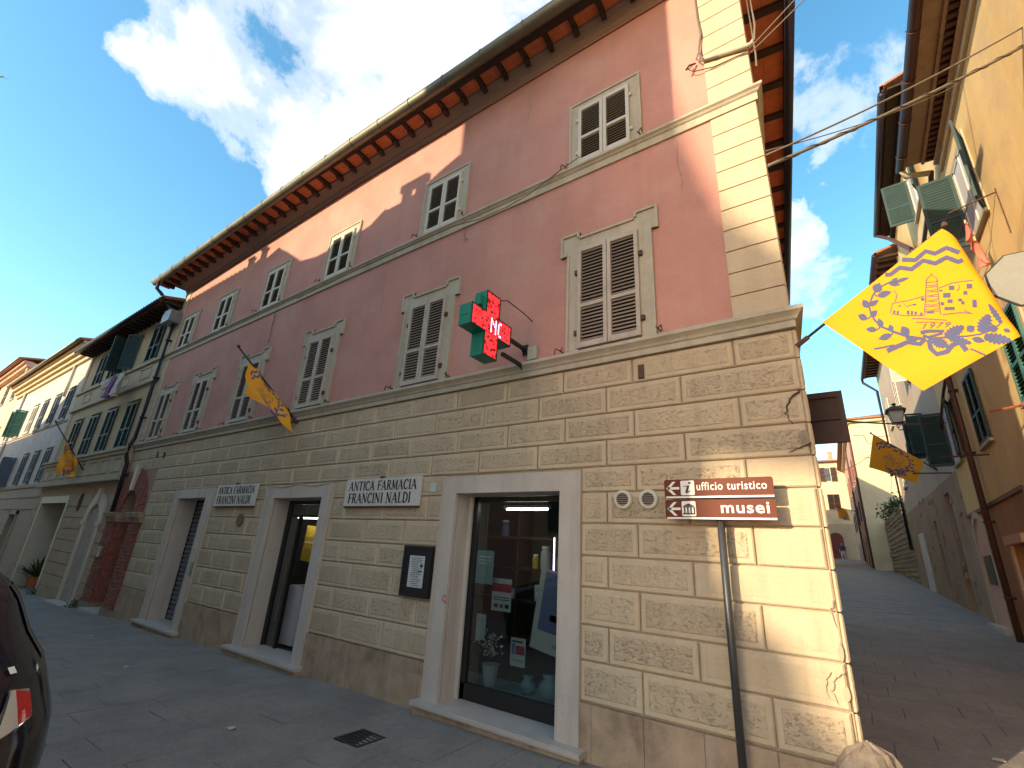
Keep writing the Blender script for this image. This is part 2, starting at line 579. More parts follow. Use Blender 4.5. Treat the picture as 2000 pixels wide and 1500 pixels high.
# glass that one can see through
g = bpy.data.materials.new('shop_glass')
g.use_nodes = True
t = g.node_tree
for n in list(t.nodes):
    t.nodes.remove(n)
fr = t.nodes.new('ShaderNodeFresnel')
fr.inputs['IOR'].default_value = 1.5
tr = t.nodes.new('ShaderNodeBsdfTransparent')
tr.inputs['Color'].default_value = (.62, .70, .70, 1)
gl = t.nodes.new('ShaderNodeBsdfGlossy')
gl.inputs['Roughness'].default_value = .01
gl.inputs['Color'].default_value = (.9, .95, .95, 1)
mx = t.nodes.new('ShaderNodeMixShader')
t.links.new(MATH(t, 'ADD', fr.outputs[0], .09), mx.inputs[0])
t.links.new(tr.outputs[0], mx.inputs[1])
t.links.new(gl.outputs[0], mx.inputs[2])
ou = t.nodes.new('ShaderNodeOutputMaterial')
t.links.new(mx.outputs[0], ou.inputs[0])
M['glass'] = g

# led face of the pharmacy cross: red diodes with dead ones
m = flat('red_led_face', (.9, .012, .016), .4)
t = m.node_tree
b = t.nodes['Principled BSDF']
vor = t.nodes.new('ShaderNodeTexVoronoi')
vor.inputs['Scale'].default_value = 38
t.links.new(pos_vec(t), vor.inputs['Vector'])
sel = t.nodes.new('ShaderNodeSeparateColor')
t.links.new(vor.outputs['Color'], sel.inputs[0])
lit = RAMP(t, sel.outputs[0], [(.20, .08), (.26, 1.0)])
t.links.new(MIX(t, 1.0, (.95, .02, .025), lit, 'MULTIPLY'), b.inputs['Emission Color'])
b.inputs['Base Color'].default_value = (.08, .01, .01, 1)
b.inputs['Emission Strength'].default_value = .85
M['led'] = m
M['ledtext'] = flat('white_led', (.95, .65, .95), .4, emit=1.0)
M['tube'] = flat('lit_tube', (1.0, .93, .80), .4, emit=9.0)


def gz(x, y):
    """height of the paving"""
    xx = max(-60.0, min(x, 3.0))
    soft = y if y > 12 else math.log1p(math.exp(max(-30, y * 2.0))) / 2.0
    return .165 + .0185 * xx + .05 * soft



# ================================================================== GROUND
def ground():
    xs = [-70, -60, -50, -42, -36, -31, -27] + [-24 + .8 * i for i in range(34)] + [3.6, 5, 8, 14, 25]
    ys = [-60, -40, -30, -22, -16, -12, -10] + [-8 + .6 * i for i in range(28)] + [9.5 + 1.6 * i for i in range(35)] + [70, 90]
    v = [(x, y, gz(x, y) - .009) for y in ys for x in xs]
    nx = len(xs)
    f = [(j * nx + i, j * nx + i + 1, (j + 1) * nx + i + 1, (j + 1) * nx + i) for j in range(len(ys) - 1) for i in range(nx - 1)]
    mb = MB(fix=False)
    mb.add(v, f)
    return mb.build('street', M['pavejoint'], kind='structure')


street = ground()


def paving():
    rnd = random.Random(3)
    near = []
    W, L = .44, .86

    def rect(x0, x1, y0, y1):
        g_ = .0035
        x0, x1, y0, y1 = x0 + g_, x1 - g_, y0 + g_, y1 - g_
        dz = rnd.uniform(-.0025, .0025)
        q = [(x0, y0), (x1, y0), (x1, y1), (x0, y1)]
        b = .004
        i_ = [(x0 + b, y0 + b), (x1 - b, y0 + b), (x1 - b, y1 - b), (x0 + b, y1 - b)]
        lo = [(x, y, gz(x, y) - .012) for x, y in q]
        mi = [(x, y, gz(x, y) - .003 + dz) for x, y in q]
        hi = [(x, y, gz(x, y) + dz) for x, y in i_]
        near.append((((x0 + x1) / 2, (y0 + y1) / 2), lo + mi + hi))
    # street: rows run across the street
    x = -38.0
    k = 0
    while x < -.05:
        x1 = x + W
        y = -7.0 - (k % 2) * L / 2 - rnd.uniform(0, .2)
        while y < .02:
            l = L * rnd.uniform(.85, 1.15)
            rect(x, x1, y, min(y + l, .06))
            y += l
        x = x1
        k += 1
    xe = x
    # the alley and the space before it: rows run along the facade
    y = -7.0
    k = 0
    while y < 62:
        x = xe - (k % 2) * L / 2
        if y > 0:
            x = -.7 - .115 * y - (k % 2) * L / 2
        while x < 2.7:
            l = L * rnd.uniform(.85, 1.15)
            a = max(x, xe) if y < 0 else x
            if x + l - a > .05:
                rect(a, x + l, y, y + W)
            x += l
        y += W
        k += 1
    fs = [(0, 1, 5, 4), (1, 2, 6, 5), (2, 3, 7, 6), (3, 0, 4, 7), (4, 5, 9, 8), (5, 6, 10, 9), (6, 7, 11, 10), (7, 4, 8, 11), (8, 9, 10, 11)]

    def seen(p):
        v = Vector((p[0], p[1], gz(*p))) - CAM
        dpt = v.dot(_f)
        if dpt < .4:
            return 1e6
        u, w = v.dot(_r) / dpt, -v.dot(_u) / dpt
        if abs(u) > 1.1 or w > .84:
            return 1e5
        if p[1] > .1 and p[0] < -.1 - .03 * p[1]:
            return 1e4
        return v.length
    near.sort(key=lambda e: seen(e[0]))
    for c, pts in near[:290]:
        mb = MB(fix=False)
        mb.add(pts, fs)
        mb.build('paving_slab', M['paving'], street)
    mb = MB(fix=False)
    for c, pts in near[290:]:
        mb.add(pts, fs)
    mb.build('paving_slab', M['paving'], street, kind='stuff')


paving()

# ================================================================== PINK HOUSE
pink = thing('pink_house', 'long pink plastered house with rough cream stone ground floor and grey louvred shutters', 'building', (-.2, 0, gz(-.2, 0)))
XL, XR = -16.15, -.2
ZC = 3.98                               # cornice height
SD = Vector((-.110, 1, 0)).normalized()  # direction of the side wall along the alley
SIDE = Frame((XR, 0, 0), SD, (SD.y, -SD.x, 0))
DEPTH = 11.0


def wz(x):
    return -.0316 * max(0.0, -x - 7.7)


HOLES = [(-4.02, -2.54, .225, 2.47), (-8.30, -6.85, .155, 2.47), (-12.27, -10.92, .075, 2.52)]


def pink_shell():
    ro = Frame((0, 0, 0), (1, 0, 0), (0, -1, 0))
    mb = MB(ro)
    # core behind the stone blocks, with the three door openings
    wall(mb, -14.05, XR, -.4, ZC, HOLES, d=-.03, depth=.34, mi=0, jamb=1)
    mb.build('stone_wall', [M['joint'], M['trav']], pink)
    mb = MB(ro)
    wall(mb, XL, -14.05, 3.0, ZC, [], d=-.03)
    mb.build('stone_wall', M['joint'], pink)
    mb = MB(ro)
    xs = [XL, -14, -12, -10, -7.7, -4, XR]
    zs = [ZC, 5, 6, 7, 8, 9.17]
    for i in range(len(xs) - 1):
        for j in range(len(zs) - 1):
            def q(x, z):
                return (x, 0, z + (wz(x) * (z - ZC) / 5.2))
            mb.quad(q(xs[i], zs[j]), q(xs[i + 1], zs[j]), q(xs[i + 1], zs[j + 1]), q(xs[i], zs[j + 1]))
    mb.build('pink_wall', M['pink'], pink)
    # side, back and left walls
    mb = MB(SIDE)
    wall(mb, 0, DEPTH, -.2, ZC, [], d=0, mi=0)
    wall(mb, 0, DEPTH, ZC, 9.4, [], d=0, mi=1)
    mb.build('side_wall', [M['cream'], M['pink']], pink)
    b = SIDE(DEPTH, 0, 0)
    mb = MB()
    mb.quad((b.x, b.y, -.2), (XL, b.y, -.5), (XL, b.y, 9.3), (b.x, b.y, 9.3))
    mb.quad((XL, 0, 3.0), (XL, 0, 9.1), (XL, b.y, 9.1), (XL, b.y, 3.0))
    mb.build('rear_wall', M['pink'], pink)


pink_shell()

# --- rusticated stone blocks, one object each
_blk = {}


def block_mesh(w, h, worn):
    key = (round(w, 2), round(h, 2), worn)
    if key in _blk:
        return _blk[key]
    g_, c, m_, bo = .006, .012, .045, .0055
    mb = MB()

    def ring(ins, d):
        return [(g_ + ins, -d, g_ + ins), (w - g_ - ins, -d, g_ + ins), (w - g_ - ins, -d, h - g_ - ins), (g_ + ins, -d, h - g_ - ins)]
    m2 = min(m_, w * .2)
    if worn:
        bo = .0015
    mb.v = ring(0, -.034) + ring(0, -.012) + ring(c, 0) + ring(m2, 0) + ring(m2 + .012, bo)
    for a in range(4):
        for i in range(4):
            mb.f.append((4 * a + i, 4 * a + (i + 1) % 4, 4 * a + 4 + (i + 1) % 4, 4 * a + 4 + i))
            mb.m.append(1 if a == 3 else 0)
    mb.f.append((16, 17, 18, 19))
    mb.m.append(1)
    me = mb.mesh('stone_block', [M['cream'], M['rough_sunlit'] if worn else M['rough']])
    _blk[key] = me
    return me


ZROW = [.58, .91, 1.21, 1.54, 1.83, 2.14, 2.45, 2.71, 2.99, 3.28, 3.58, 3.86]
OUTER = [(-4.24, -2.30, -1, 2.68), (-8.53, -6.62, -1, 2.69), (-12.45, -10.62, -1, 2.71), (-17, -14.06, -1, 3.0)]


def stone_blocks():
    rnd = random.Random(5)
    for r in range(len(ZROW) - 1):
        z0, z1 = ZROW[r], ZROW[r + 1]
        js = [XR]
        x = XR
        if r % 2 == 0:
            steps = [.5, 1.0]
        else:
            steps = [1.01, .80]
        while x > -14.2 if z0 < 3.25 else x > XL:
            st = steps.pop(0) if steps else (.84 if r % 2 else .82) + rnd.uniform(-.04, .04)
            x -= st
            js.append(x)
        left = XL if z0 > 3.25 else -14.06
        for i in range(len(js) - 1):
            b, a = js[i], max(js[i + 1], left)
            segs = [(a, b)]
            for o in OUTER:
                if z0 < o[3] - .1:
                    ns = []
                    for p, q in segs:
                        if q <= o[0] or p >= o[1]:
                            ns.append((p, q))
                        else:
                            if p < o[0] - .05:
                                ns.append((p, o[0]))
                            if q > o[1] + .05:
                                ns.append((o[1], q))
                    segs = ns
            for p, q in segs:
                if q - p < .06:
                    continue
                worn = i == 0 and .85 < z0 < 2.5  # corner blocks in the sun patch, their texture weakened as if washed out
                extra = rnd.uniform(-.012, .016) if i == 0 else 0
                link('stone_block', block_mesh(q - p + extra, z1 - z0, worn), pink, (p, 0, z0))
    # plinth slabs
    x = XR
    while x > -14.0:
        w = rnd.uniform(.36, .55)
        a = max(x - w, -14.06)
        segs = [(a, x)]
        for o in OUTER[:3]:
            ns = []
            for p, q in segs:
                if q <= o[0] or p >= o[1]:
                    ns.append((p, q))
                else:
                    if p < o[0]:
                        ns.append((p, o[0]))
                    if q > o[1]:
                        ns.append((o[1], q))
            segs = ns
        for p, q in segs:
            if q - p < .05:
                continue
            mb = MB(FAC)
            t_ = rnd.uniform(.020, .028)
            mb.box(p + .002, q - .002, -.05, t_, gz(p, -.1) - .15, .572)
            mb.build('plinth_slab', M['plinth'], pink)
        x = a


stone_blocks()


# --- mouldings
def moulding(name, prof, m, zshift=None, x0=None, x1=None, corner=True, parent=None):
    """profile (d, z) run along the front, mitred round the corner and along the side"""
    x0 = XL if x0 is None else x0
    mb = MB()
    n = len(prof)
    st = [-7.7, -10, -12, -14]
    xs = [x0] + [s for s in reversed(st) if s > x0]
    ringpts = []
    for x in xs:
        zz = zshift(x) if zshift else 0
        ringpts.append([FAC(x, d, z + zz) for d, z in prof])
    # mitre at the acute corner
    tan = math.tan((math.pi / 2 - math.atan2(.110, 1)) / 2) if corner else 1
    cs = []
    for d, z in prof:
        n1_, n2_ = Vector((0, -1, 0)), SIDE.n
        k = d / (1 + n1_.dot(n2_))
        cs.append(Vector((XR, 0, z)) + (n1_ + n2_) * k)
    ringpts.append(cs)
    ringpts.append([SIDE(DEPTH, d, z) for d, z in prof])
    v = [tuple(p) for r_ in ringpts for p in r_]
    f = []
    for i in range(len(ringpts) - 1):
        for j in range(n):
            f.append((i * n + j, i * n + (j + 1) % n, (i + 1) * n + (j + 1) % n, (i + 1) * n + j))
    f.append(tuple(range(n)))
    mb.add(v, f)
    return mb.build(name, m, pink if parent is None else parent)


moulding('cornice', [(-.02, 3.862), (.035, 3.862), (.035, 3.925), (.05, 3.935), (.062, 3.962), (.085, 3.985), (.105, 4.0), (.105, 4.03), (.09, 4.045), (-.02, 4.045)], M['trim'])
moulding('string_course', [(-.02, 6.645), (.028, 6.645), (.028, 6.745), (.045, 6.755), (.06, 6.775), (.085, 6.79), (.085, 6.82), (-.02, 6.83)], M['trim'], lambda x: wz(x) * .25)


# --- quoins: flat strip of stones with open joints at both ends of the upper floors
def quoins():
    for (za, zb, nn) in ((4.05, 6.64, 10), (6.835, 9.16, 8)):
        h = (zb - za) / nn
        for i in range(nn):
            z0, z1 = za + i * h + .007, za + (i + 1) * h - .007
            mb = MB(FAC)
            mb.box(-.665, XR + .004, -.01, .016, z0, z1)
            mb.build('quoin_stone', M['cream'], pink)
            mb = MB(SIDE)
            mb.box(.02, .5, -.01, .016, z0, z1)
            mb.build('quoin_stone', M['cream'], pink)
            mb = MB(FAC)
            dz = wz(-15.7) * .5 * ((z0 - 4) / 5)
            mb.box(XL - .004, -15.72, -.01, .018, z0 + dz, z1 + dz)
            mb.build('quoin_stone', M['cream'], pink)


quoins()


# --- windows with louvred shutters
def leaf(mb, x0, x1, z0, z1, d0, d1, rail, stile=.045, top=.06, bot=.07):
    mb.box(x0, x0 + stile, d0, d1, z0, z1)
    mb.box(x1 - stile, x1, d0, d1, z0, z1)
    mb.box(x0 + stile, x1 - stile, d0, d1 - .003, z1 - top, z1)
    mb.box(x0 + stile, x1 - stile, d0, d1 - .003, z0, z0 + bot)
    mb.box(x0 + stile, x1 - stile, d0, d1 - .003, rail - .022, rail + .022)


_slat = {}


def slat_mesh(w, m, key):
    k = (round(w, 3), key)
    if k not in _slat:
        mb = MB()
        # tilted board: outer edge low
        mb.prism([(-.002, .034), (-.036, -.002), (-.032, -.008), (.004, .026)], 0, w, axis=0)
        _slat[k] = mb.mesh('slat', m)
    return _slat[k]


def shutters(win, x0, x1, z0, z1, railfrac, pitch, fr, individual, mleaf, mslat, d0=.02, slatkey='a'):
    mid = (x0 + x1) / 2
    rail = z0 + (z1 - z0) * railfrac
    stuff = MB(fr)
    for a, b in ((x0, mid - .004), (mid + .004, x1)):
        mb = MB(fr)
        leaf(mb, a, b, z0, z1, d0, d0 + .042, rail)
        mb.build('shutter_leaf', mleaf, win)
        for p, q in ((z0 + .07, rail - .022), (rail + .022, z1 - .06)):
            n = max(3, int(round((q - p) / pitch)))
            for i in range(n):
                z = p + (i + .35) * (q - p) / n
                if individual:
                    o = fr(a + .045, d0, z)
                    link('slat', slat_mesh(b - a - .09, mslat, slatkey), win, o)
                else:
                    stuff.prism([(d0 + .002, z + .030), (d0 + .036, z - .001), (d0 + .032, z - .006), (d0 - .004 + .004, z + .024)], a + .045, b - .045, axis=0)
    if stuff.v:
        stuff.build('slat', mslat, win, kind='stuff')
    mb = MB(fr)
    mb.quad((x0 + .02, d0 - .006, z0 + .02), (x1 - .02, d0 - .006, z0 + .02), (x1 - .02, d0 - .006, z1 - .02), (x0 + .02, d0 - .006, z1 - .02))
    mb.build('dark_backing', M['dark'], win)  # flat dark sheet on the uncut wall, painted shade behind the slats


def stays(win, pts):
    for x, z, s in pts:
        mb = MB(FAC)
        mb.tube([(x, 0, z), (x, .09, z), (x + .04 * s, .11, z + .02), (x + .05 * s, .115, z - .05)], .008, 6)
        mb.tube([(x, .05, z), (x - .03 * s, .07, z + .04)], .007, 6)
        mb.build('shutter_stay', M['iron'], win)


UP = [-1.985, -4.93, -7.80, -10.33, -12.78, -14.98]
for i, cx in enumerate(UP):
    dz = wz(cx) * .42
    mb = MB(FAC)
    a, b, z0, z1 = cx - .52, cx + .52, 6.835 + dz, 8.0 + dz
    ia, ib, iz = cx - .37, cx + .37, 7.86 + dz
    mb.prism([(a, z0), (ia, z0), (ia, iz), (ib, iz), (ib, z0), (b, z0), (b, z1), (a, z1)], -.01, .022)
    e = .028
    mb.prism([(a - .004, z0), (a + e, z0), (a + e, z1 - e), (b - e, z1 - e), (b - e, z0), (b + .004, z0), (b + .004, z1 + .004), (a - .004, z1 + .004)], 0, .038)
    win = mb.build('window', M['trim'], pink)
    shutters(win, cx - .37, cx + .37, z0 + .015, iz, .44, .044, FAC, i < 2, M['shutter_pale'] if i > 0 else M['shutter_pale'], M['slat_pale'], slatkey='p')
    stays(win, [(cx - .56, z0 - .0 + .05, -1), (cx + .50, z0 + .05, 1)] if i < 4 else [(cx + .50, z0 + .05, 1)])
    for hz in (z0 + .2, z0 + .8):
        for s0 in (cx - .41, cx + .36):
            mb = MB(FAC)
            mb.box(s0, s0 + .05, .02, .05, hz, hz + .05)
            mb.build('hinge', M['shutter_pale'], win)

F1 = [-1.955, -4.965, -7.805, -10.39, -12.80, -14.98]
for i, cx in enumerate(F1):
    dz = wz(cx) * .25
    mb = MB(FAC)
    z0 = 4.047
    zt, ze, zm, zi = 5.735 + dz, 5.42 + dz, 5.655 + dz, 5.48 + dz
    a, b, ea, eb, ia, ib = cx - .545, cx + .545, cx - .64, cx + .625, cx - .385, cx + .385
    ma, mbb = cx - .375, cx + .345
    pts = [(a, z0), (ia, z0), (ia, zi), (ib, zi), (ib, z0), (b, z0), (b, ze), (eb, ze), (eb, zt), (mbb, zt), (mbb, zm), (ma, zm), (ma, zt), (ea, zt), (ea, ze), (a, ze)]
    mb.prism(pts, -.01, .022)
    e = .03
    for s0, s1, q0, q1 in ((a - .003, a + e, z0, ze), (b - e, b + .003, z0, ze), (ea - .003, ea + e, ze, zt), (eb - e, eb + .003, ze, zt),
                           (ea + e, ma, zt - e, zt), (mbb, eb - e, zt - e, zt), (ma - e, ma, zm, zt - e), (mbb, mbb + e, zm, zt - e), (ma, mbb, zm - e, zm),
                           (ea + e, a, ze, ze + e), (b, eb - e, ze, ze + e)):
        mb.box(s0, s1, 0, .040 if q1 - q0 > .1 else .046, q0, q1)
    win = mb.build('window', M['trim'], pink)
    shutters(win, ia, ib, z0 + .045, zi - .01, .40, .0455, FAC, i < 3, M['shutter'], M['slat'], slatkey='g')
    stays(win, [(cx - .60, z0 + .05, -1), (cx + .58, z0 + .06, 1)])
    for hz in (z0 + .22, z0 + 1.05):
        for s0 in (cx - .43, cx + .375):
            mb = MB(FAC)
            mb.box(s0, s0 + .055, .02, .055, hz, hz + .06)
            mb.build('hinge', M['iron'], win)


# --- eaves: cove, rafters, clay soffit tiles, roof, gutter
def interp(x, tab):
    for (a, fa), (b, fb) in zip(tab, tab[1:]):
        if a <= x <= b:
            return fa + (fb - fa) * (x - a) / (b - a)
    return tab[0][1] if x < tab[0][0] else tab[-1][1]


EAVE = [(-17.0, .86), (-15.9, .80), (-7.1, .50), (-1.76, .40), (1.0, .39)]


def ed(x):
    return interp(x, EAVE)


GDT = [(-17.0, .74), (-7.0, .665), (-1.7, .62), (1.0, .60)]


def gd(x):
    return interp(x, GDT)


def eaves():
    mb = MB(FAC)
    xs = [XL, -14, -12, -10, -7.7, -5, -2.5, XR + .12]
    prof = lambda x: [(-.02, 9.13), (.012, 9.13), (.02, 9.16), (.05, 9.19), (.06, 9.23), (.17 * ed(x) / .45 + .03, 9.33), (.17 * ed(x) / .45 + .03, 9.42), (-.02, 9.44)]
    n = 8
    v = [(x, d, z + wz(x)) for x in xs for d, z in prof(x)]
    f = [(i * n + j, i * n + (j + 1) % n, (i + 1) * n + (j + 1) % n, (i + 1) * n + j) for i in range(len(xs) - 1) for j in range(n)]
    f += [tuple(range(n)), tuple(range((len(xs) - 1) * n, len(xs) * n))]
    mb.add(v, f)
    mb.build('eave_cove', M['cove'], pink)
    mb = MB(FAC)
    mb.box(-7.7, XR, .0, .014, 9.105, 9.13)
    v = [(x, d, z + wz(x)) for x in (XL, -7.7) for d, z in ((0, 9.105), (.014, 9.105), (.014, 9.13), (0, 9.13))]
    mb.add(v, [(0, 4, 5, 1), (1, 5, 6, 2), (2, 6, 7, 3), (0, 3, 7, 4)])
    mb.build('red_band', flat('dark_red_band', (.22, .05, .045), .9), pink)
    # rafters and soffit tiles on the front
    x = .30
    k = 0
    while x > XL - .35:
        e = ed(x)
        zz = 9.30 + wz(x)
        mb = MB(FAC)
        d0 = .17 * e / .45
        mb.prism([(d0 - .02, zz + .10), (d0 - .02, zz - .045), (d0 + .02, zz - .055), (d0 + (e - d0) * .42, zz - .045), (d0 + (e - d0) * .48, zz - .005), (e - .01, zz + .005), (e - .01, zz + .085)], x - .035, x + .035, axis=0)
        mb.build('rafter', M['wood'], pink)
        nx = x - .44
        for (p, q) in ((x - .037, x - .22), (x - .223, x - .403)):
            for u, w in ((0, .5), (.5, 1.0)):
                mb = MB(FAC)
                da, db = d0 + (e - d0) * u + .003, d0 + (e - d0) * w
                t0 = zz + .062 + random.uniform(-.004, .004)
                mb.box(q, p, da, db, t0, t0 + .03)
                mb.build('soffit_tile', M['terra'], pink)
        x = nx
        k += 1
    # eave along the alley
    s = .35
    while s < DEPTH:
        mb = MB(SIDE)
        mb.box(s - .05, s + .05, 0, .62, 9.29, 9.385)
        mb.build('rafter', M['wood'], pink)
        for u, w in ((0, .31), (.31, .60)):
            mb = MB(SIDE)
            mb.box(s + .052, s + .60, u + .003, w, 9.36, 9.39)
            mb.build('soffit_tile', M['terra'], pink)
        s += .65
    # roof: low hipped clay roof over everything
    mb = MB()
    oc = [FAC(XL - .45, .68, 9.42 + wz(XL)), FAC(-7.7, .62, 9.42), Vector((.47, -.56, 9.42)), SIDE(DEPTH, .70, 9.42), Vector((XL - .3, DEPTH, 9.41 + wz(XL)))]
    ri = [Vector((-11, 5.2, 10.4)), Vector((-5.8, 5.2, 10.4))]
    v = [tuple(p) for p in oc + ri]
    mb.add(v, [(0, 1, 6, 5), (1, 2, 6), (2, 3, 6), (3, 4, 5, 6), (4, 0, 5)])
    v2 = [tuple(p - Vector((0, 0, .012))) for p in oc]
    mb.build('roof', M['roof'], pink)
    # gutters
    mb = MB(FAC)
    gx = [XL - .55, -14, -12, -10, -7.1, -4, -1.76, .50]
    mb.tube([(x, gd(x), 9.345 + wz(x)) for x in gx], .10, 12)
    for i in range(21):
        x = .3 - i * .82
        e, zz = gd(x), 9.345 + wz(x)
        mb.tube([(x, e - .108, zz), (x, e - .076, zz - .08), (x, e, zz - .11), (x, e + .076, zz - .08), (x, e + .108, zz), (x, e + .076, zz + .08)], .008, 5)
    gut = mb.build('gutter', M['gutter'], pink, smooth=True)
    mb = MB(FAC)
    v = []
    for x in gx:
        a = min(ed(x) - .012, gd(x) - .1)
        v += [(x, a, 9.315 + wz(x)), (x, a, 9.40 + wz(x)), (x, gd(x) - .06, 9.40 + wz(x)), (x, gd(x) - .06, 9.335 + wz(x))]
    mb.add(v, [(i * 4 + j, i * 4 + (j + 1) % 4, i * 4 + 4 + (j + 1) % 4, i * 4 + 4 + j) for i in range(len(gx) - 1) for j in range(4)] + [(0, 1, 2, 3), tuple(range(len(v) - 4, len(v)))])
    mb.build('fascia', M['wood'], pink)
    mb = MB(SIDE)
    mb.tube([(-.40, .66, 9.335), (DEPTH, .66, 9.335)], .075, 10)
    mb.box(-.3, DEPTH, .585, .612, 9.27, 9.40)
    mb.build('gutter', M['pipe'], pink, smooth=True)
    # downpipe at the far left: swan neck, rain hopper, pipe to the portal
    mb = MB(FAC)
    e, zz = .70, 9.25 + wz(XL)
    mb.tube([(-16.35, e + .04, zz), (-16.35, e + .03, zz - .22), (-16.3, e - .1, zz - .34), (-16.12, .20, zz - .85), (-16.1, .15, zz - .95), (-16.1, .15, zz - 1.2)], .05, 8)
    mb.tube([(-16.08, .12, 7.75), (-16.08, .11, 5.5), (-16.08, .12, 4.2), (-16.08, .17, 4.0), (-16.08, .17, 3.7), (-16.08, .10, 3.5), (-16.08, .08, 2.2)], .05, 8)
    for z in (7.2, 6.0, 4.8, 3.2, 2.5):
        mb.box(-16.15, -16.01, 0, .17 if z > 4 else .14, z, z + .03)
    dp = mb.build('downpipe', M['pipe'], pink, smooth=True)
    mb = MB(FAC)
    mb.prism([(-16.42, 7.75), (-15.86, 7.75), (-15.80, 8.0), (-15.86, 8.13), (-16.34, 8.16), (-16.46, 8.0)], .02, .34)
    mb.build('rain_hopper', M['zinc'], dp)


eaves()


# --- the alley side: the same blocks and shuttered windows go on round the corner
def alley_side():
    rz = math.atan2(SD.y, SD.x)
    rnd = random.Random(15)
    for r in range(len(ZROW) - 1):
        x = .005
        k = 0
        while x < 5.2:
            w = (.5 if r % 2 and k == 0 else .84) + rnd.uniform(-.03, .03)
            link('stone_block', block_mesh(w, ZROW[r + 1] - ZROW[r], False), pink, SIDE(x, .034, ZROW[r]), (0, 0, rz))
            x += w
            k += 1
    for s in (3.2, 6.6):
        for z0, z1 in ((4.6, 6.0), (7.0, 8.0)):
            mb = MB(SIDE)
            mb.box(s - .55, s + .55, -.01, .02, z0 - .12, z1 + .14)
            win = mb.build('window', M['trim'], pink)
            shutters(win, s - .40, s + .40, z0, z1, .42, .05, SIDE, False, M['shutter'], M['slat'], d0=.026)


alley_side()

# --- door and shop surrounds
def surround(o, h, proud=.03):
    a, b, zt = o[0], o[1], o[3]
    ia, ib, z0, z1 = h
    mb = MB(FAC)
    mb.box(a, ia, -.02, proud, z0, zt)
    mb.box(ib, b, -.02, proud, z0, zt)
    mb.box(ia, ib, -.02, proud - .003, z1, zt)
    e = .035
    mb.box(a - .012, a, -.02, proud + .012, z0, zt)
    mb.box(b, b + .012, -.02, proud + .012, z0, zt)
    return mb.build('stone_surround', M['trav'], pink)


def sill(x0, x1, z, d1, zl):
    mb = MB(FAC)
    mb.box(x0, x1, -.38, d1, z - .05, z + .002)
    mb.box(x0 - .0, x1 + .0, d1 - .006, d1 + .012, z - .034, z - .006)
    si = mb.build('sill', M['marble'], pink)
    mb = MB(FAC)
    mb.box(x0 + .02, x1 - .02, -.02, d1 - .03, zl, z - .05)
    mb.build('step_riser', M['plinth'], pink)


for o, h in zip(OUTER[:3], HOLES):
    surround(o, h)
sill(-4.30, -2.22, .225, .15, -.05)
sill(-8.62, -6.55, .155, .15, -.1)
sill(-12.55, -10.52, .075, .15, -.25)
# stucco drape line over the middle door
mb = MB(FAC)
for x0, x1 in ((-8.5, -7.6), (-7.55, -6.65)):
    mb.tube([(x0 + (x1 - x0) * i / 10, .03, 2.70 - .045 * math.sin(math.pi * i / 10)) for i in range(11)], .012, 5)
mb.build('plaster_edge', M['trim'], pink)

# shop window: frame, pane, room with shelves and goods
mb = MB(FAC)
a, b, z0, z1 = -3.96, -2.58, .23, 2.46
D = -.30
for s0, s1, q0, q1 in ((a, a + .05, z0, z1), (b - .05, b, z0, z1), (a, b, z1 - .06, z1), (a, b, z0, z0 + .16)):
    mb.box(s0, s1, D - .05, D + .01, q0, q1)
mb.box(a - .06, a, D + .01, D + .03, z0, z1)
shop = mb.build('shop_window', M['metaldark'], pink)
mb = MB(FAC)
mb.quad((a + .05, D - .02, z0 + .16), (b - .05, D - .02, z0 + .16), (b - .05, D - .02, z1 - .06), (a + .05, D - .02, z1 - .06))
mb.build('pane', M['glass'], shop)
mb = MB(FAC)
mb.box(a - .058, a + .0, D + .031, D + .06, z0, z1)
mb.build('weathered_trim', M['trav'], shop)


def room(x0, x1, z0, z1, d0, d1, m, name):
    mb = MB(FAC, fix=False)
    mb.quad((x0, d1, z0), (x1, d1, z0), (x1, d1, z1), (x0, d1, z1))
    mb.quad((x0, d0, z0), (x0, d1, z0), (x0, d1, z1), (x0, d0, z1))
    mb.quad((x1, d0, z0), (x1, d1, z0), (x1, d1, z1), (x1, d0, z1))
    mb.quad((x0, d0, z0), (x1, d0, z0), (x1, d1, z0), (x0, d1, z0))
    mb.quad((x0, d0, z1), (x1, d0, z1), (x1, d1, z1), (x0, d1, z1))
    return mb.build(name, m, pink)


M['roomwall'] = mat('shop_interior', (.12, .125, .125), .8, .1, 2, 0)
room(-5.2, -2.1, .15, 2.9, -.37, -3.2, M['roomwall'], 'shop_room')
room(-9.6, -6.3, .1, 2.9, -.37, -4.0, M['roomwall'], 'shop_room')
room(-13.0, -10.4, .0, 2.8, -.47, -.9, M['dark'], 'store_room')
M['shelfwood'] = mat('shelf_wood', (.07, .045, .03), .5, .2, 4, 0)
mb = MB(FAC)
for z in (.75, 1.2, 1.6, 2.0):
    mb.box(-5.15, -2.4, -1.5, -1.2, z, z + .03)
for s in (-5.15, -3.9, -2.4):
    mb.box(s, s + .03, -1.5, -1.2, .2, 2.35)
mb.build('display_shelves', M['shelfwood'], pink)
mb = MB(FAC)
mb.box(-4.6, -2.3, -.95, -.42, .18, .34)
mb.build('display_plinth', M['poster_t'], pink)
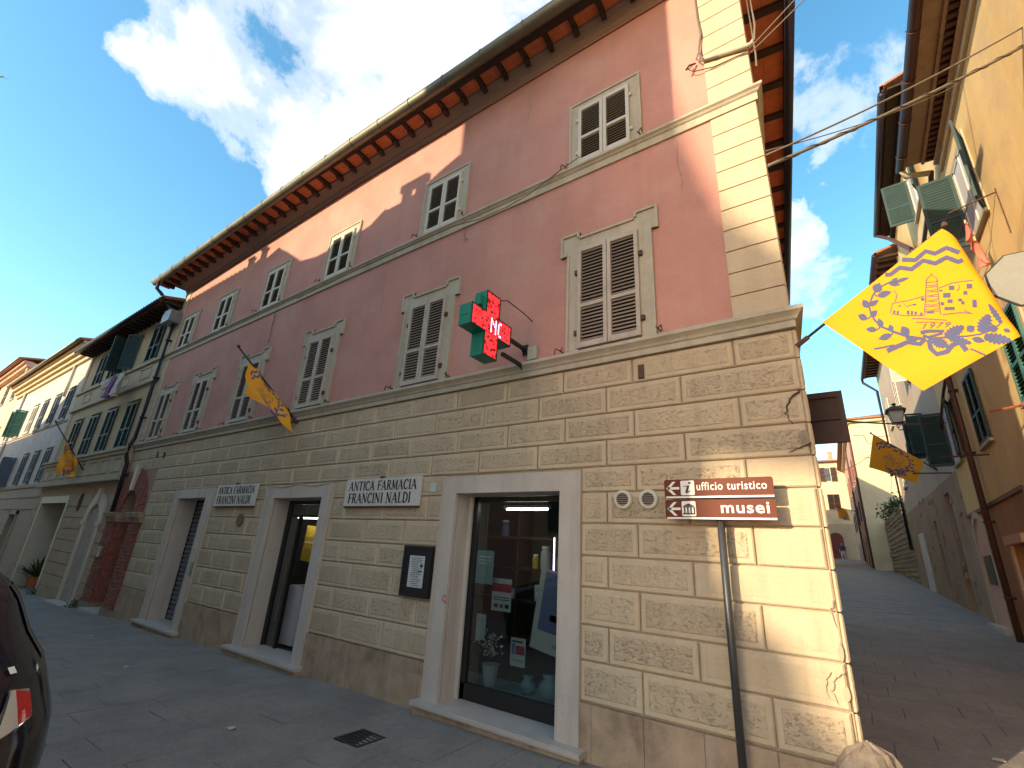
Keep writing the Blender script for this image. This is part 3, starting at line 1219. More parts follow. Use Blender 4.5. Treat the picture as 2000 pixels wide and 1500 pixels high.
# round vent plate, little number tile, iron hooks, cracks of old fixings
mb = MB(FAC)
mb.lathe([(.001, 0), (.11, 0), (.11, .02), (.001, .02)], (0, 0, 0), 20)
vv = [(-9.29 + p[0], .012 + p[2], 2.09 + p[1]) for p in mb.v]
mb2 = MB(FAC)
mb2.add(vv, mb.f)
mb2.build('round_plate', mat('brown_metal_plate', (.17, .12, .06), .6, .2, 9, 0), pink)
mb = MB(FAC)
mb.box(-4.50, -4.39, .0, .016, 2.50, 2.62)
mb.build('number_tile', M['paper'], pink)

# door leaf of the pharmacy (open, dark) and roller shutter of the left door
mb = MB(FAC)
mb.box(-8.30, -8.24, -.36, -.30, .14, 2.46)
mb.box(-6.92, -6.85, -.36, -.30, .14, 2.46)
mb.box(-8.24, -6.92, -.36, -.30, 2.18, 2.22)
mb.box(-8.24, -6.92, -.36, -.31, 2.40, 2.46)
mb.box(-7.92, -7.87, -.36, -.30, .14, 2.18)
drf = mb.build('door', M['metaldark'], pink)
mb = MB(FAC)
mb.quad((-8.24, -.335, .14), (-7.92, -.335, .14), (-7.92, -.335, 2.18), (-8.24, -.335, 2.18))
mb.quad((-8.24, -.335, 2.22), (-6.92, -.335, 2.22), (-6.92, -.335, 2.40), (-8.24, -.335, 2.40))
mb.build('pane', M['glass'], drf)
mb = MB(FAC)
mb.tube([(-7.90, -.25, .55), (-7.90, -.25, 1.45)], .012, 6)
mb.build('handle', M['chrome'], drf)
mb = MB(FAC)
n = 26
for i in range(n):
    z = .08 + i * 2.42 / n
    h = 2.42 / n
    mb.prism([(-.42, z), (-.385, z + h * .12), (-.380, z + h * .6), (-.405, z + h * .95), (-.42, z + h)], -12.26, -10.93, axis=0)
mb.build('roller_shutter', M['roller'], pink)
mb = MB(FAC)
mb.box(-10.72, -10.64, .03, .055, 1.05, 1.28)
mb.build('bell_plate', M['zinc'], pink)


# --- brick portal at the left end of the house
def portal():
    cx, zi = -15.21, 2.20
    ri, ro = .50, 1.02
    jr = random.Random(2)
    mb = MB(FAC)
    # wall behind, with the arched opening left free
    pts = [(XL, -.5), (cx - ri, -.5), (cx - ri, zi)] + [(cx - ri * math.cos(math.pi * i / 14), zi + ri * 1.14 * math.sin(math.pi * i / 14)) for i in range(1, 14)] + [(cx + ri, zi), (cx + ri, -.5), (-14.06, -.5), (-14.06, 3.0), (-14.06, 3.3), (XL, 3.3)]
    mb.prism(pts, -.55, -.012)
    por = mb.build('portal', M['mortar'], pink)
    # piers of brick courses
    nb = 0
    hgt = .078
    for a, b in ((XL - .22, cx - ri), (cx + ri, -14.08)):
        z = .06
        r_ = 0
        while z < 2.02:
            w = (b - a) / 2.0
            cuts = [a, a + w * (1 if r_ % 2 else .55), b - (0 if r_ % 2 else w * .55), b]
            for p, q in zip(cuts, cuts[1:]):
                if q - p < .05:
                    continue
                mb = MB(FAC)
                mb.box(p + .006, q - .006, -.04, .045 + jr.uniform(-.006, .006), z + .005, z + hgt - .006)
                mb.build('brick', M['brick'], por)
                nb += 1
            z += hgt
            r_ += 1
    # jambs inside
    mb = MB(FAC)
    mb.box(cx - ri - .001, cx - ri + .03, -.55, -.012, -.2, zi)
    mb.box(cx + ri - .03, cx + ri + .001, -.55, -.012, -.2, zi)
    mb.build('jamb', M['brick'], por)
    # voussoirs
    nv = 17
    for i in range(nv):
        if i == nv // 2:
            continue
        t0, t1 = math.pi * i / nv, math.pi * (i + 1) / nv
        rows = []
        for rr0, rr1 in ((ri, ri + .26), (ri + .265, ro)):
            P = []
            for rr, tt in ((rr0, t0 + .008), (rr1, t0 + .008), (rr1, t1 - .008), (rr0, t1 - .008)):
                k = 1.14 if rr < .8 else 1.12
                P.append((cx + rr * math.cos(tt), zi + rr * k * math.sin(tt)))
            mb = MB(FAC)
            mb.prism(P, -.06, .038 + jr.uniform(-.006, .006))
            mb.build('brick', M['brick'], por)
    mb = MB(FAC)
    mb.prism([(cx - .07, zi + ri * 1.12), (cx + .07, zi + ri * 1.12), (cx + .13, 3.42), (cx - .13, 3.42)], -.05, .10)
    mb.build('keystone', M['marble'], por)
    for a, b in ((XL - .28, cx - ri + .06), (cx + ri - .06, -14.02)):
        mb = MB(FAC)
        for z0, z1, dd in ((1.98, 2.04, .07), (2.04, 2.10, .10), (2.10, 2.17, .14), (2.17, 2.21, .16)):
            mb.box(a - dd * .3, b + dd * .3, -.3, dd, z0, z1)
        mb.build('capital', M['plinth'], por)
        mb = MB(FAC)
        mb.box(a, b, -.3, .08, -.35, -.02)
        mb.box(a + .02, b - .02, -.3, .06, -.02, .055)
        mb.build('pier_base', M['bollard'], por)
    mb = MB(FAC)
    mb.box(cx - ri + .03, cx + ri - .03, -.53, -.50, -.1, 2.8)
    for i in range(1, 5):
        s = cx - ri + .03 + i * .188
        mb.box(s - .006, s + .006, -.505, -.49, -.05, 2.7)
    mb.build('door', M['wood'], por)
    mb = MB(FAC)
    mb.box(cx - ri - .05, cx + ri + .05, -.5, .20, -.3, -.04)
    mb.build('step', M['marble'], por)
    mb = MB(FAC)
    mb.box(cx - ri - .40, cx - ri - .20, .05, .10, 1.10, 1.36)
    mb.box(cx - ri - .33, cx - ri - .27, .10, .11, 1.24, 1.30)
    mb.build('letter_box', M['zinc'], por)


portal()


# broken render at the corner: ragged patches that show the old masonry
def ragged(cx, cz, rx, rz, seed, n=17):
    rr = random.Random(seed)
    return [(cx + rx * (.72 + .4 * rr.random()) * math.cos(2 * math.pi * i / n), cz + rz * (.72 + .4 * rr.random()) * math.sin(2 * math.pi * i / n)) for i in range(n)]


for i, (cx, cz, rx, rz) in enumerate(((-.225, 2.86, .05, .07), (-.215, 1.28, .022, .06), (-.22, 1.02, .03, .05))):
    mb = MB(FAC)
    pts = [(min(x, XR + .0), z) for x, z in ragged(cx, cz, rx, rz, i, 11)]
    mb.prism(pts, .0, .0135)
    mb.build('broken_render', M['bollard'] if i == 0 else M['joint'], pink)


def crack(pts, r, seed):
    rr = random.Random(seed)
    P = []
    for (a, b), (c, d) in zip(pts, pts[1:]):
        for k in range(5):
            f_ = k / 5
            P.append((a + (c - a) * f_ + rr.uniform(-.009, .009), .0115, b + (d - b) * f_ + rr.uniform(-.009, .009)))
    P.append((pts[-1][0], .0115, pts[-1][1]))
    mb = MB(FAC)
    mb.tube(P, r, 5, r2=r * .35)
    mb.build('crack', M['joint'] if seed > 2 else M['iron'], pink)


crack([(-.21, 3.27), (-.30, 3.20), (-.34, 3.08), (-.30, 2.98)], .010, 1)
crack([(-.20, 2.80), (-.27, 2.78), (-.36, 2.74)], .008, 2)
crack([(-.21, 1.62), (-.24, 1.52), (-.22, 1.44)], .006, 3)
crack([(-.21, 1.16), (-.27, 1.12), (-.31, 1.02), (-.28, .95)], .007, 4)
for i, pts in enumerate(([(-1.05, 6.55), (-1.07, 6.2), (-1.03, 5.95), (-1.06, 5.75)], [(-9.98, 6.5), (-10.02, 6.1), (-9.96, 5.8)], [(-6.2, 6.6), (-6.26, 6.2), (-6.18, 5.9), (-6.22, 5.5)], [(-3.3, 8.9), (-3.24, 8.5), (-3.3, 8.2)])):
    rr = random.Random(i)
    mb = MB(FAC)
    P = [(a + (c - a) * k / 6 + rr.uniform(-.012, .012), .001, b + (d - b) * k / 6) for (a, b), (c, d) in zip(pts, pts[1:]) for k in range(6)]
    mb.tube(P, .0028, 4)
    mb.build('hairline_crack', M['cove'], pink)
crack([(-.30, 1.14), (-.345, 1.06), (-.33, .98)], .005, 5)
# two small cast iron boxes let into the wall
for x, z in ((-1.60, 3.70), (-13.9, 3.62), (-14.35, 3.66)):
    mb = MB(FAC)
    mb.box(x - .03, x + .03, .0, .025, z - .09, z + .06)
    mb.build('iron_plate', M['iron'], pink)

# ================================================================== NEIGHBOUR HOUSES
def open_leaf(win, fr, xh, z0, z1, w, ang, msh, side=1, d=.03):
    """one louvred leaf hinged at xh, swung ang degrees out of the wall; side: +1 it closes towards +s"""
    a = R(ang)
    ux = fr.ux * (side * math.cos(a)) + fr.n * math.sin(a)
    nn = fr.n * math.cos(a) - fr.ux * (side * math.sin(a))
    f2 = Frame(fr(xh, d, 0), ux, nn)
    mb = MB(f2)
    leaf(mb, 0, w, z0, z1, -.018, .018, z0 + (z1 - z0) * .42, .05)
    mb.build('shutter_leaf', msh, win)
    st = MB(f2)
    n = int((z1 - z0 - .15) / .055)
    for i in range(n):
        z = z0 + .08 + i * (z1 - z0 - .16) / n
        st.prism([(-.016, z + .064), (.014, z + .010), (.014, z - .002), (-.016, z + .052)], .048, w - .048, axis=0)
    st.build('slat', msh, win, kind='stuff')


def side_window(par, fr, cx, z0, z1, w, msh, mtrim, head=.0, sill_=.06, opened=None, pane=None, frame=.0):
    """window with a pair of louvred shutters, closed, or opened=(left angle, right angle)"""
    mb = MB(fr)
    if sill_:
        mb.box(cx - w / 2 - .08, cx + w / 2 + .08, -.02, .07, z0 - sill_, z0)
    if head:
        mb.box(cx - w / 2 - .06, cx + w / 2 + .06, -.02, .07, z1 + .06, z1 + .06 + head)
    if frame:
        mb.box(cx - w / 2 - frame, cx - w / 2, -.02, .025, z0, z1)
        mb.box(cx + w / 2, cx + w / 2 + frame, -.02, .025, z0, z1)
        mb.box(cx - w / 2 - frame, cx + w / 2 + frame, -.02, .025, z1, z1 + frame)
    if not mb.v:
        mb.box(cx - w / 2, cx + w / 2, -.02, .012, z1, z1 + .05)
    win = mb.build('window', mtrim, par)
    if opened is None:
        shutters(win, cx - w / 2 + .01, cx + w / 2 - .01, z0 + .005, z1 - .005, .42, .06, fr, False, msh, msh, d0=.015)
    else:
        la, ra = opened
        open_leaf(win, fr, cx - w / 2, z0, z1, w / 2, la, msh, 1)
        open_leaf(win, fr, cx + w / 2, z0, z1, w / 2, ra, msh, -1)
        mb = MB(fr)
        for s0, s1, q0, q1 in ((cx - w / 2, cx - w / 2 + .06, z0, z1), (cx + w / 2 - .06, cx + w / 2, z0, z1), (cx - .04, cx + .04, z0, z1), (cx - w / 2, cx + w / 2, z1 - .06, z1), (cx - w / 2, cx + w / 2, z0, z0 + .07)):
            mb.box(s0, s1, .003, .02, q0, q1)
        mb.build('casement', M['shutter_pale'], win)
        mb = MB(fr)
        mb.quad((cx - w / 2, .006, z0), (cx + w / 2, .006, z0), (cx + w / 2, .006, z1), (cx - w / 2, .006, z1))
        mb.build('pane', pane or M['glassdark'], win)
    return win


def box_house(root, fr, s0, s1, zb, zt, depth, m, holes=(), hd=.3, back=None, jamb=None, zsplit=None, mlow=None):
    mb = MB(fr)
    if zsplit is None:
        wall(mb, s0, s1, zb, zt, list(holes), 0, hd, 0, back=1 if back else None)
    else:
        wall(mb, s0, s1, zb, zsplit, list(holes), 0, hd, 2, back=1 if back else None)
        wall(mb, s0, s1, zsplit, zt, [], 0, hd, 0)
    mb.build('wall', [m, back or M['dark'], mlow or m], root)
    mb = MB(fr)
    mb.quad((s0, 0, zb), (s0, -depth, zb), (s0, -depth, zt), (s0, 0, zt))
    mb.quad((s1, 0, zb), (s1, -depth, zb), (s1, -depth, zt), (s1, 0, zt))
    mb.quad((s0, -depth, zb), (s1, -depth, zb), (s1, -depth, zt), (s0, -depth, zt))
    mb.build('wall', m, root)


def tiled_roof(root, fr, s0, s1, ze, over, depth, rise, tiles=True, m=None, side=.15, th=.05, pitch=.21):
    """single slope up from the eave plus a back slope, with a row of barrel tiles at the eave"""
    m = m or M['roof']
    mb = MB(fr)
    a, b = s0 - side, s1 + side
    h = depth / 2
    pr = [(over, ze), (over, ze + th), (-h, ze + th + rise), (-depth - over, ze + th), (-depth - over, ze), (-h, ze + rise)]
    mb.prism(pr, a, b, axis=0)
    r_ = mb.build('roof', m, root)
    if tiles:
        mb = MB(fr)
        n = int((b - a) / pitch)
        k = (rise) / (h + over)
        for i in range(n):
            s = a + (i + .5) * (b - a) / n
            L = 1.1
            pts = []
            for e, dd in ((0, over + .07), (1, over + .07 - L)):
                zz = ze + th + (over - dd) * k
                for j in range(5):
                    w = math.pi * j / 4
                    pts.append((s + .08 * math.cos(w), dd, zz + .075 * math.sin(w)))
            mb.add(pts, [(j, j + 1, j + 6, j + 5) for j in range(4)] + [(0, 1, 2, 3, 4)])
        mb.build('roof_tile', m, root, kind='stuff')
    return r_


# --- ochre house next to the pink one
och = thing('ochre_house', 'ochre house with dark green shutters beside the pink house, laundry under an upper window', 'building', (-20.5, 0, gz(-20.5, 0)))
A0, A1 = -24.8, XL - .02
oh = [(-23.85, -20.72, -.26, 2.5, .8)]
box_house(och, FAC, A0, A1, -.6, 8.45, 9, M['ochre'], oh, zsplit=3.06, mlow=M['ochrebase'], back=None)


def ochre():
    # ground floor: horizontal courses with open joints
    z = .10
    while z < 2.95:
        z1 = min(z + .325, 3.05)
        segs = [(A0, -23.98), (-20.6, -18.42), (-16.85, A1)]
        for p, q in segs:
            if q - p > .1 and not (z > 2.5 and p < -20):
                mb = MB(FAC)
                mb.box(p, q, -.01, .03, z + .01, z1 - .01)
                mb.build('stone_course', M['ochrebase'], och)
        z = z1
    for p, q in ((A0, -23.98), (-20.6, -18.42), (-16.85, A1 - .3)):
        mb = MB(FAC)
        mb.box(p, q, -.01, .05, -.5, .10)
        mb.build('plinth', M['plinth'], och)
    # white framed passage with a plant
    mb = MB(FAC)
    mb.box(-23.98, -23.84, -.78, .05, -.3, 2.5)
    mb.box(-20.73, -20.60, -.1, .05, -.3, 2.5)
    mb.box(-23.98, -20.60, -.1, .05, 2.5, 2.72)
    mb.build('white_frame', M['shutter_pale'], och)
    mb = MB(FAC)
    mb.quad((-23.85, -.79, -.26), (-20.72, -.79, -.26), (-20.72, -.79, 2.5), (-23.85, -.79, 2.5))
    mb.build('passage_wall', M['ochretrim'], och)
    mb = MB(FAC)
    mb.box(-23.9, -20.65, -.8, .18, -.42, -.26)
    mb.build('step', M['marble'], och)
    # arched doorway
    cx, r, zi = -17.62, .52, 1.92
    mb = MB(FAC)
    arch = lambda rr, k=1.0: [(cx - rr * math.cos(math.pi * i / 12), zi + rr * k * math.sin(math.pi * i / 12)) for i in range(13)]
    mb.prism(arch(r) + arch(r + .27, 1.08)[::-1], -.02, .06)
    mb.box(cx - r - .22, cx - r, -.02, .05, -.2, zi)
    mb.box(cx + r, cx + r + .22, -.02, .05, -.2, zi)
    mb.box(cx - r - .3, cx - r + .02, -.02, .09, zi - .06, zi + .04)
    mb.box(cx + r - .02, cx + r + .3, -.02, .09, zi - .06, zi + .04)
    mb.prism([(cx - .06, zi + r), (cx + .06, zi + r), (cx + .10, zi + r + .42), (cx - .10, zi + r + .42)], 0, .10)
    ar = mb.build('arched_doorway', M['trav'], och)
    mb = MB(FAC)
    mb.prism([(cx - r, -.2), (cx + r, -.2)] + arch(r)[::-1], .004, .012)
    mb.build('door', M['coldstone'], ar)
    mb = MB(FAC)
    mb.box(cx - r - .25, cx + r + .25, -.02, .30, -.35, -.12)
    mb.build('step', M['marble'], ar)
    # oval window
    mb = MB(FAC)
    mb.prism([(-19.35 + .17 * math.cos(w * .3142), 2.50 + .27 * math.sin(w * .3142)) for w in range(20)], .02, .045)
    mb.build('oval_window', M['dark'], och)
    # belt with panels between ground floor and first floor
    mb = MB(FAC)
    mb.box(A0, A1, -.01, .20, 3.06, 3.20)
    mb.box(A0, A1, -.01, .14, 3.20, 3.80)
    mb.box(A0, A1, -.01, .19, 3.80, 3.90)
    mb.box(A0, A1, -.01, .24, 3.90, 3.97)
    belt = mb.build('belt_course', M['ochretrim'], och)
    for i in range(8):
        s = A0 + .25 + i * 1.06
        mb = MB(FAC)
        for a, b, c, e in ((s, s + .78, 3.30, 3.34), (s, s + .78, 3.68, 3.72), (s, s + .04, 3.34, 3.68), (s + .74, s + .78, 3.34, 3.68)):
            mb.box(a, b, .13, .165, c, e)
        mb.build('panel_border', M['ochretrim'], belt)
    # parapet band with panels
    mb = MB(FAC)
    mb.box(A0, A1, -.01, .04, 6.08, 6.68)
    mb.box(A0, A1, -.01, .09, 5.98, 6.08)
    mb.box(A0, A1, -.01, .10, 6.68, 6.77)
    band = mb.build('parapet_band', M['ochretrim'], och)
    for s in (-17.75, -19.6, -21.45, -23.55):
        mb = MB(FAC)
        for a, b, c, e in ((s, s + .85, 6.20, 6.24), (s, s + .85, 6.54, 6.58), (s, s + .04, 6.24, 6.54), (s + .81, s + .85, 6.24, 6.54)):
            mb.box(a, b, .03, .06, c, e)
        mb.build('panel_border', M['ochretrim'], band)
    for cx in (-17.52, -19.36, -21.15, -23.05):
        side_window(och, FAC, cx, 4.02, 5.46, .92, M['greensh'], M['ochretrim'], head=.07)
    for i, cx in enumerate((-17.45, -19.45, -21.1, -22.75)):
        if i == 1:
            side_window(och, FAC, cx, 6.80, 8.08, 1.0, M['greensh'], M['ochretrim'], opened=(88, 35))
        else:
            side_window(och, FAC, cx, 6.80, 8.08, .95, M['greensh'], M['ochretrim'], head=.05, opened=None)
    # left edge strip lit by the evening sun and eave
    mb = MB(FAC)
    mb.box(A0, A0 + .35, -.01, .03, 3.97, 8.42)
    mb.build('quoin_strip', M['ochretrim'], och)
    mb = MB(FAC)
    for i in range(24):
        s = A0 + .1 + i * .37
        mb.box(s, s + .1, 0, .44, 8.34, 8.44)
    mb.build('rafter', M['wood'], och, kind='stuff')
    tiled_roof(och, FAC, A0, A1 - .05, 8.45, .52, 9, 1.5)
    mb = MB(FAC)
    mb.tube([(A0, .58, 8.42), (A1 - .3, .58, 8.42)], .06, 8)
    mb.build('gutter', M['pipe'], och, smooth=True)


ochre()

# --- greyish white house further left
whh = thing('white_house', 'greyish white house with long cream eave moulding, its upper storey in evening sun', 'building', (-30, 0, gz(-30, 0)))
B0, B1 = -38.2, A0 - .02
WD = Frame((A0, 0, 0), (1, 0, 0), (0, -1, 0))
box_house(whh, FAC, B0, B1, -.9, 9.0, 9, M['paleblue'], [(-28.2, -27.1, -.5, 2.1, .5), (-32.2, -31.0, -.6, 2.1, .5)], back=M['dark'], zsplit=3.2, mlow=M['coldstone'])


def white():
    mb = MB(FAC)
    for d, z0, z1 in ((.10, 8.40, 8.58), (.22, 8.58, 8.74), (.36, 8.74, 8.90), (.46, 8.90, 9.0)):
        mb.box(B0, B1 + .05, -.01, d, z0, z1)
    mb.build('eave_moulding', M['eavecream'], whh)
    tiled_roof(whh, FAC, B0, B1, 9.0, .55, 9, 1.4, side=.05)
    mb = MB(FAC)
    mb.tube([(B0, .62, 9.0), (B1, .62, 9.0)], .06, 8)
    mb.build('gutter', M['gutter'], whh, smooth=True)
    mb = MB(FAC)
    mb.box(B0, B1, -.01, .05, 3.15, 3.28)
    mb.box(B0, B1, -.01, .03, 2.75, 2.79)
    mb.box(B0, B1, -.01, .03, 2.30, 2.33)
    mb.box(B0, B1, -.01, .04, 5.70, 5.76)
    mb.build('string_course', M['coldstone'], whh)
    cols = [M['bluesh'], M['bluesh'], M['bluesh'], M['shutter_pale'], M['greensh2'], M['redlamp']]
    for i, cx in enumerate((-26.0, -28.0, -30.0, -31.9, -34.1, -36.6)):
        if i == 4:
            side_window(whh, FAC, cx, 5.84, 7.18, .9, M['greensh2'], M['trim'], opened=(120, 60), pane=M['brick'])
        else:
            side_window(whh, FAC, cx, 5.84, 7.18, .85, M['brick'] if i == 5 else cols[i], M['trim'], head=.04)
    for i, cx in enumerate((-25.9, -27.8, -29.7, -31.9, -34.3)):
        if i == 3:
            side_window(whh, FAC, cx, 3.28, 4.62, .85, M['bluesh'], M['trim'], opened=(60, 75))
        else:
            side_window(whh, FAC, cx, 3.28, 4.62, .8, M['bluesh'], M['trim'], head=.05)
    mb = MB(FAC)
    mb.tube([(-27.0, .06, 8.4), (-27.0, .06, 7.0)], .05, 8)
    mb.build('downpipe', M['shutter_pale'], whh, smooth=True)
    mb = MB(FAC)
    mb.tube([(-36.0, .06, 8.4), (-36.0, .06, .2)], .06, 8)
    mb.build('downpipe', M['shutter_pale'], whh, smooth=True)
    for cx in (-27.65, -31.6):
        mb = MB(FAC)
        mb.box(cx - .68, cx - .55, -.01, .06, -.6, 2.25)
        mb.box(cx + .55, cx + .68, -.01, .06, -.6, 2.25)
        mb.box(cx - .68, cx + .68, -.01, .06, 2.1, 2.27)
        mb.build('door_frame', M['coldstone'], whh)
        mb = MB(FAC)
        mb.box(cx - .54, cx + .54, -.46, -.42, -.6, 2.1)
        mb.build('door', M['board'], whh)


white()

twr = thing('tall_house', 'tall warm house with dark tiled roof rising behind the white house', 'building', (-42, 0, gz(-42, 0)))
box_house(twr, FAC, -46.5, -38.3, -1, 10.7, 6, M['creamwall'])
tiled_roof(twr, FAC, -46.5, -38.3, 10.75, .6, 6, .9)
mb = MB(FAC)
mb.box(-46.5, -38.25, -.01, .25, 10.4, 10.6)
mb.box(-46.5, -38.25, -.01, .4, 10.6, 10.74)
mb.build('eave_moulding', M['rose'], twr)
for cx in (-40.3, -43.2):
    side_window(twr, FAC, cx, 8.7, 10.1, .9, M['roller'], M['trim'])
    side_window(twr, FAC, cx, 5.6, 7.0, .9, M['brick'], M['trim'])
mb = MB(FAC)
mb.tube([(-38.5, .1, 10.4), (-38.5, .1, 8.8)], .06, 8)
mb.build('downpipe', M['shutter_pale'], twr)
fh = thing('dark_red_house', 'dark red house at the far end of the street with a low tiled roof', 'building', (-54, 0, gz(-54, 0)))
FF = Frame((0, -.9, 0), (1, 0, 0), (0, -1, 0))
box_house(fh, FF, -66, -47.5, -1, 10.2, 8, M['brownwall'])
tiled_roof(fh, FF, -66, -47.3, 10.2, .5, 8, 1.0)
for cx in (-50, -53.5, -57):
    side_window(fh, FF, cx, 6.8, 8.3, .9, M['greensh'], M['trim'])

# ================================================================== ALLEY, RIGHT SIDE
GA = gz(2.5, 3)
RA = Frame((2.45, 0, 0), (0, 1, 0), (-1, 0, 0))
yel = thing('yellow_house', 'sunlit yellow plastered house on the right with green shutters and brown gutter', 'building', (2.45, 3, gz(2.45, 3)))
mb = MB(RA)
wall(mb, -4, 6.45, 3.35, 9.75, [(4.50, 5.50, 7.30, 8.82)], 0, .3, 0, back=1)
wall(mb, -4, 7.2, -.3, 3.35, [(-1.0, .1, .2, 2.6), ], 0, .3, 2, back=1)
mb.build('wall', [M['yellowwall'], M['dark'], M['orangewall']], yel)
mb = MB(RA)
mb.quad((-4, 0, -.3), (-4, -7, -.3), (-4, -7, 9.7), (-4, 0, 9.7))
mb.quad((6.45, 0, 3), (6.45, -7, 3), (6.45, -7, 9.7), (6.45, 0, 9.7))
mb.build('wall', M['yellowwall'], yel)
mb = MB(RA)
for d, z0, z1 in ((.05, 9.30, 9.37), (.10, 9.50, 9.56)):
    mb.box(-4, 6.0, -.01, d, z0, z1)
mb.box(-4, 6.0, -.01, .03, 9.37, 9.50)
mb.build('cornice', M['eavecream'], yel)
mb = MB(RA)
for i in range(66):
    s = -3.9 + i * .15
    mb.box(s, s + .075, .0, .22, 9.57, 9.63)
mb.box(-4, 6.0, -.01, .05, 9.56, 9.66)
mb.build('dentil', M['brownpipe'], yel, kind='stuff')
mb = MB(RA)
mb.box(-4, 6.0, .0, .50, 9.66, 9.70)
mb.box(-4, 6.0, .22, .27, 9.60, 9.66)
mb.build('eave_soffit', M['brownwall'], yel)
mb = MB(RA)
mb.tube([(-4, .585, 9.66), (6.05, .585, 9.66)], .085, 10)
for i in range(9):
    s = -2 + i * .95
    mb.tube([(s, .49, 9.68), (s, .53, 9.59), (s, .585, 9.565), (s, .64, 9.59), (s, .68, 9.68)], .009, 5)
mb.build('gutter', M['brownpipe'], yel, smooth=True)
mb = MB(RA)
mb.tube([(6.0, .58, 9.62), (6.10, .52, 9.52), (6.2, .15, 9.50)], .055, 8)
mb.build('downpipe_elbow', M['trim'], yel, smooth=True)
mb = MB(RA)
mb.tube([(6.2, .12, 9.52), (6.6, .1, 9.45), (9.6, .1, 9.2)], .045, 8)
mb.build('downpipe', M['brownpipe'], yel, smooth=True)
tiled_roof(yel, RA, -4, 6.0, 9.71, .55, 7, 1.3, side=.05)
mb = MB(RA)
for z in (2.75,):
    mb.box(-1.1, .2, -.01, .04, 2.6, 2.8)
mb.build('door_frame', M['trim'], yel)
# window with shutters thrown open over the laundry
w = side_window(yel, RA, 5.0, 7.30, 8.82, 1.0, M['greensh'], M['trim'], opened=(160, 97), pane=M['whitepanel'], frame=.08)
w = side_window(yel, RA, 5.12, 4.42, 5.80, .98, M['greensh2'], M['rose'], frame=.09)
side_window(yel, RA, 1.4, 4.42, 5.80, .98, M['greensh2'], M['rose'], frame=.09)

# taller house behind it, same street line
RB = Frame((2.47, 0, 0), (0, 1, 0), (-1, 0, 0))
yb = thing('orange_house', 'orange brown house in the alley with long brown downpipe and an arched doorway', 'building', (2.47, 9.5, gz(2.47, 9.5)))
mb = MB(RB)
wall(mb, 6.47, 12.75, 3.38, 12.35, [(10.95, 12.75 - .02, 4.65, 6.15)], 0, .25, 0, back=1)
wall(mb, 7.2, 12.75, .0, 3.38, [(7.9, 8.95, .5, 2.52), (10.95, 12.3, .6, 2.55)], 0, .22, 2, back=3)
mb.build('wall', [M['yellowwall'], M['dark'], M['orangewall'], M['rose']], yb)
mb = MB(RB)
mb.quad((6.47, 0, 9), (6.47, -7, 9), (6.47, -7, 12.4), (6.47, 0, 12.4))
mb.quad((12.75, 0, 0), (12.75, -7, 0), (12.75, -7, 12.4), (12.75, 0, 12.4))
mb.build('wall', M['yellowwall'], yb)
mb = MB(RB)
mb.box(7.2, 12.75, -.01, .035, 3.33, 3.41)
mb.build('string_course', M['brownpipe'], yb)
mb = MB(RB)
mb.box(6.5, 12.75, 0, .36, 12.28, 12.33)
mb.box(6.5, 12.75, -.01, .12, 12.12, 12.28)
mb.build('eave_soffit', M['wood'], yb)
tiled_roof(yb, RB, 6.5, 12.75, 12.36, .42, 7, 1.3, side=.08)
mb = MB(RB)
mb.tube([(6.6, .46, 12.32), (12.6, .46, 12.32)], .08, 8)
mb.build('gutter', M['pipe'], yb, smooth=True)
mb = MB(RB)
mb.tube([(10.0, .10, 9.9), (10.0, .10, 6.0), (10.0, .10, .7)], .06, 8)
mb.tube([(12.5, .46, 12.25), (12.3, .2, 11.9), (10.1, .12, 10.1), (10.0, .10, 9.9)], .055, 8)
mb.tube([(10.0, .10, 6.5), (11.0, .10, 6.3), (12.3, .10, 5.9), (12.5, .1, 5.6)], .035, 6)
for z in (1.5, 3.0, 4.5, 6.0, 8.0):
    mb.box(9.92, 10.08, 0, .17, z, z + .04)
mb.build('downpipe', M['brownpipe'], yb, smooth=True)
mb = MB(RB)
cx, r, zi = 11.62, .68, 2.55
ar_ = lambda rr: [(cx - rr * math.cos(math.pi * i / 12), zi + rr * math.sin(math.pi * i / 12)) for i in range(13)]
mb.prism(ar_(r) + ar_(r + .16)[::-1], -.02, .05)
mb.box(cx - r - .16, cx - r, -.02, .05, .4, zi)
mb.box(cx + r, cx + r + .16, -.02, .05, .4, zi)
ad = mb.build('arched_doorway', M['ochretrim'], yb)
mb = MB(RB)
mb.prism([(cx - r, .4), (cx + r, .4)] + ar_(r)[::-1], .004, .010)
mb.build('door', M['rose'], ad)
mb = MB(RB)
mb.box(11.15, 11.95, .012, .035, 1.75, 2.38)
mb.build('dark_plate', M['metaldark'], ad)
mb = MB(RB)
mb.box(cx - r - .2, cx + r + .2, -.02, .18, .3, gz(2.3, cx) + .08)
mb.build('step', M['marble'], ad)
mb = MB(RB)
mb.box(7.75, 9.1, -.01, .10, 2.5, 2.66)
mb.box(7.75, 7.9, -.01, .05, .3, 2.5)
mb.box(8.95, 9.1, -.01, .05, .3, 2.5)
mb.build('shop_frame', M['rose'], yb)
side_window(yb, RB, 8.65, 4.46, 5.95, .95, M['greensh'], M['trim'])
side_window(yb, RB, 11.9, 4.66, 6.14, 1.05, M['greensh'], M['trim'], opened=(165, 100), pane=M['whitepanel'])
side_window(yb, RB, 8.65, 7.6, 9.0, .95, M['greensh'], M['trim'])
side_window(yb, RB, 8.55, 10.30, 11.55, 1.05, M['greensh'], M['trim'], opened=(160, 95), pane=M['whitepanel'])
for y, z in ((9.4, 7.0), (7.1, 6.0)):
    mb = MB(RB)
    mb.tube([(y, 0, z), (y, .25, z), (y, .28, z - .2)], .012, 6)
    mb.build('wall_hook', M['iron'], yb)

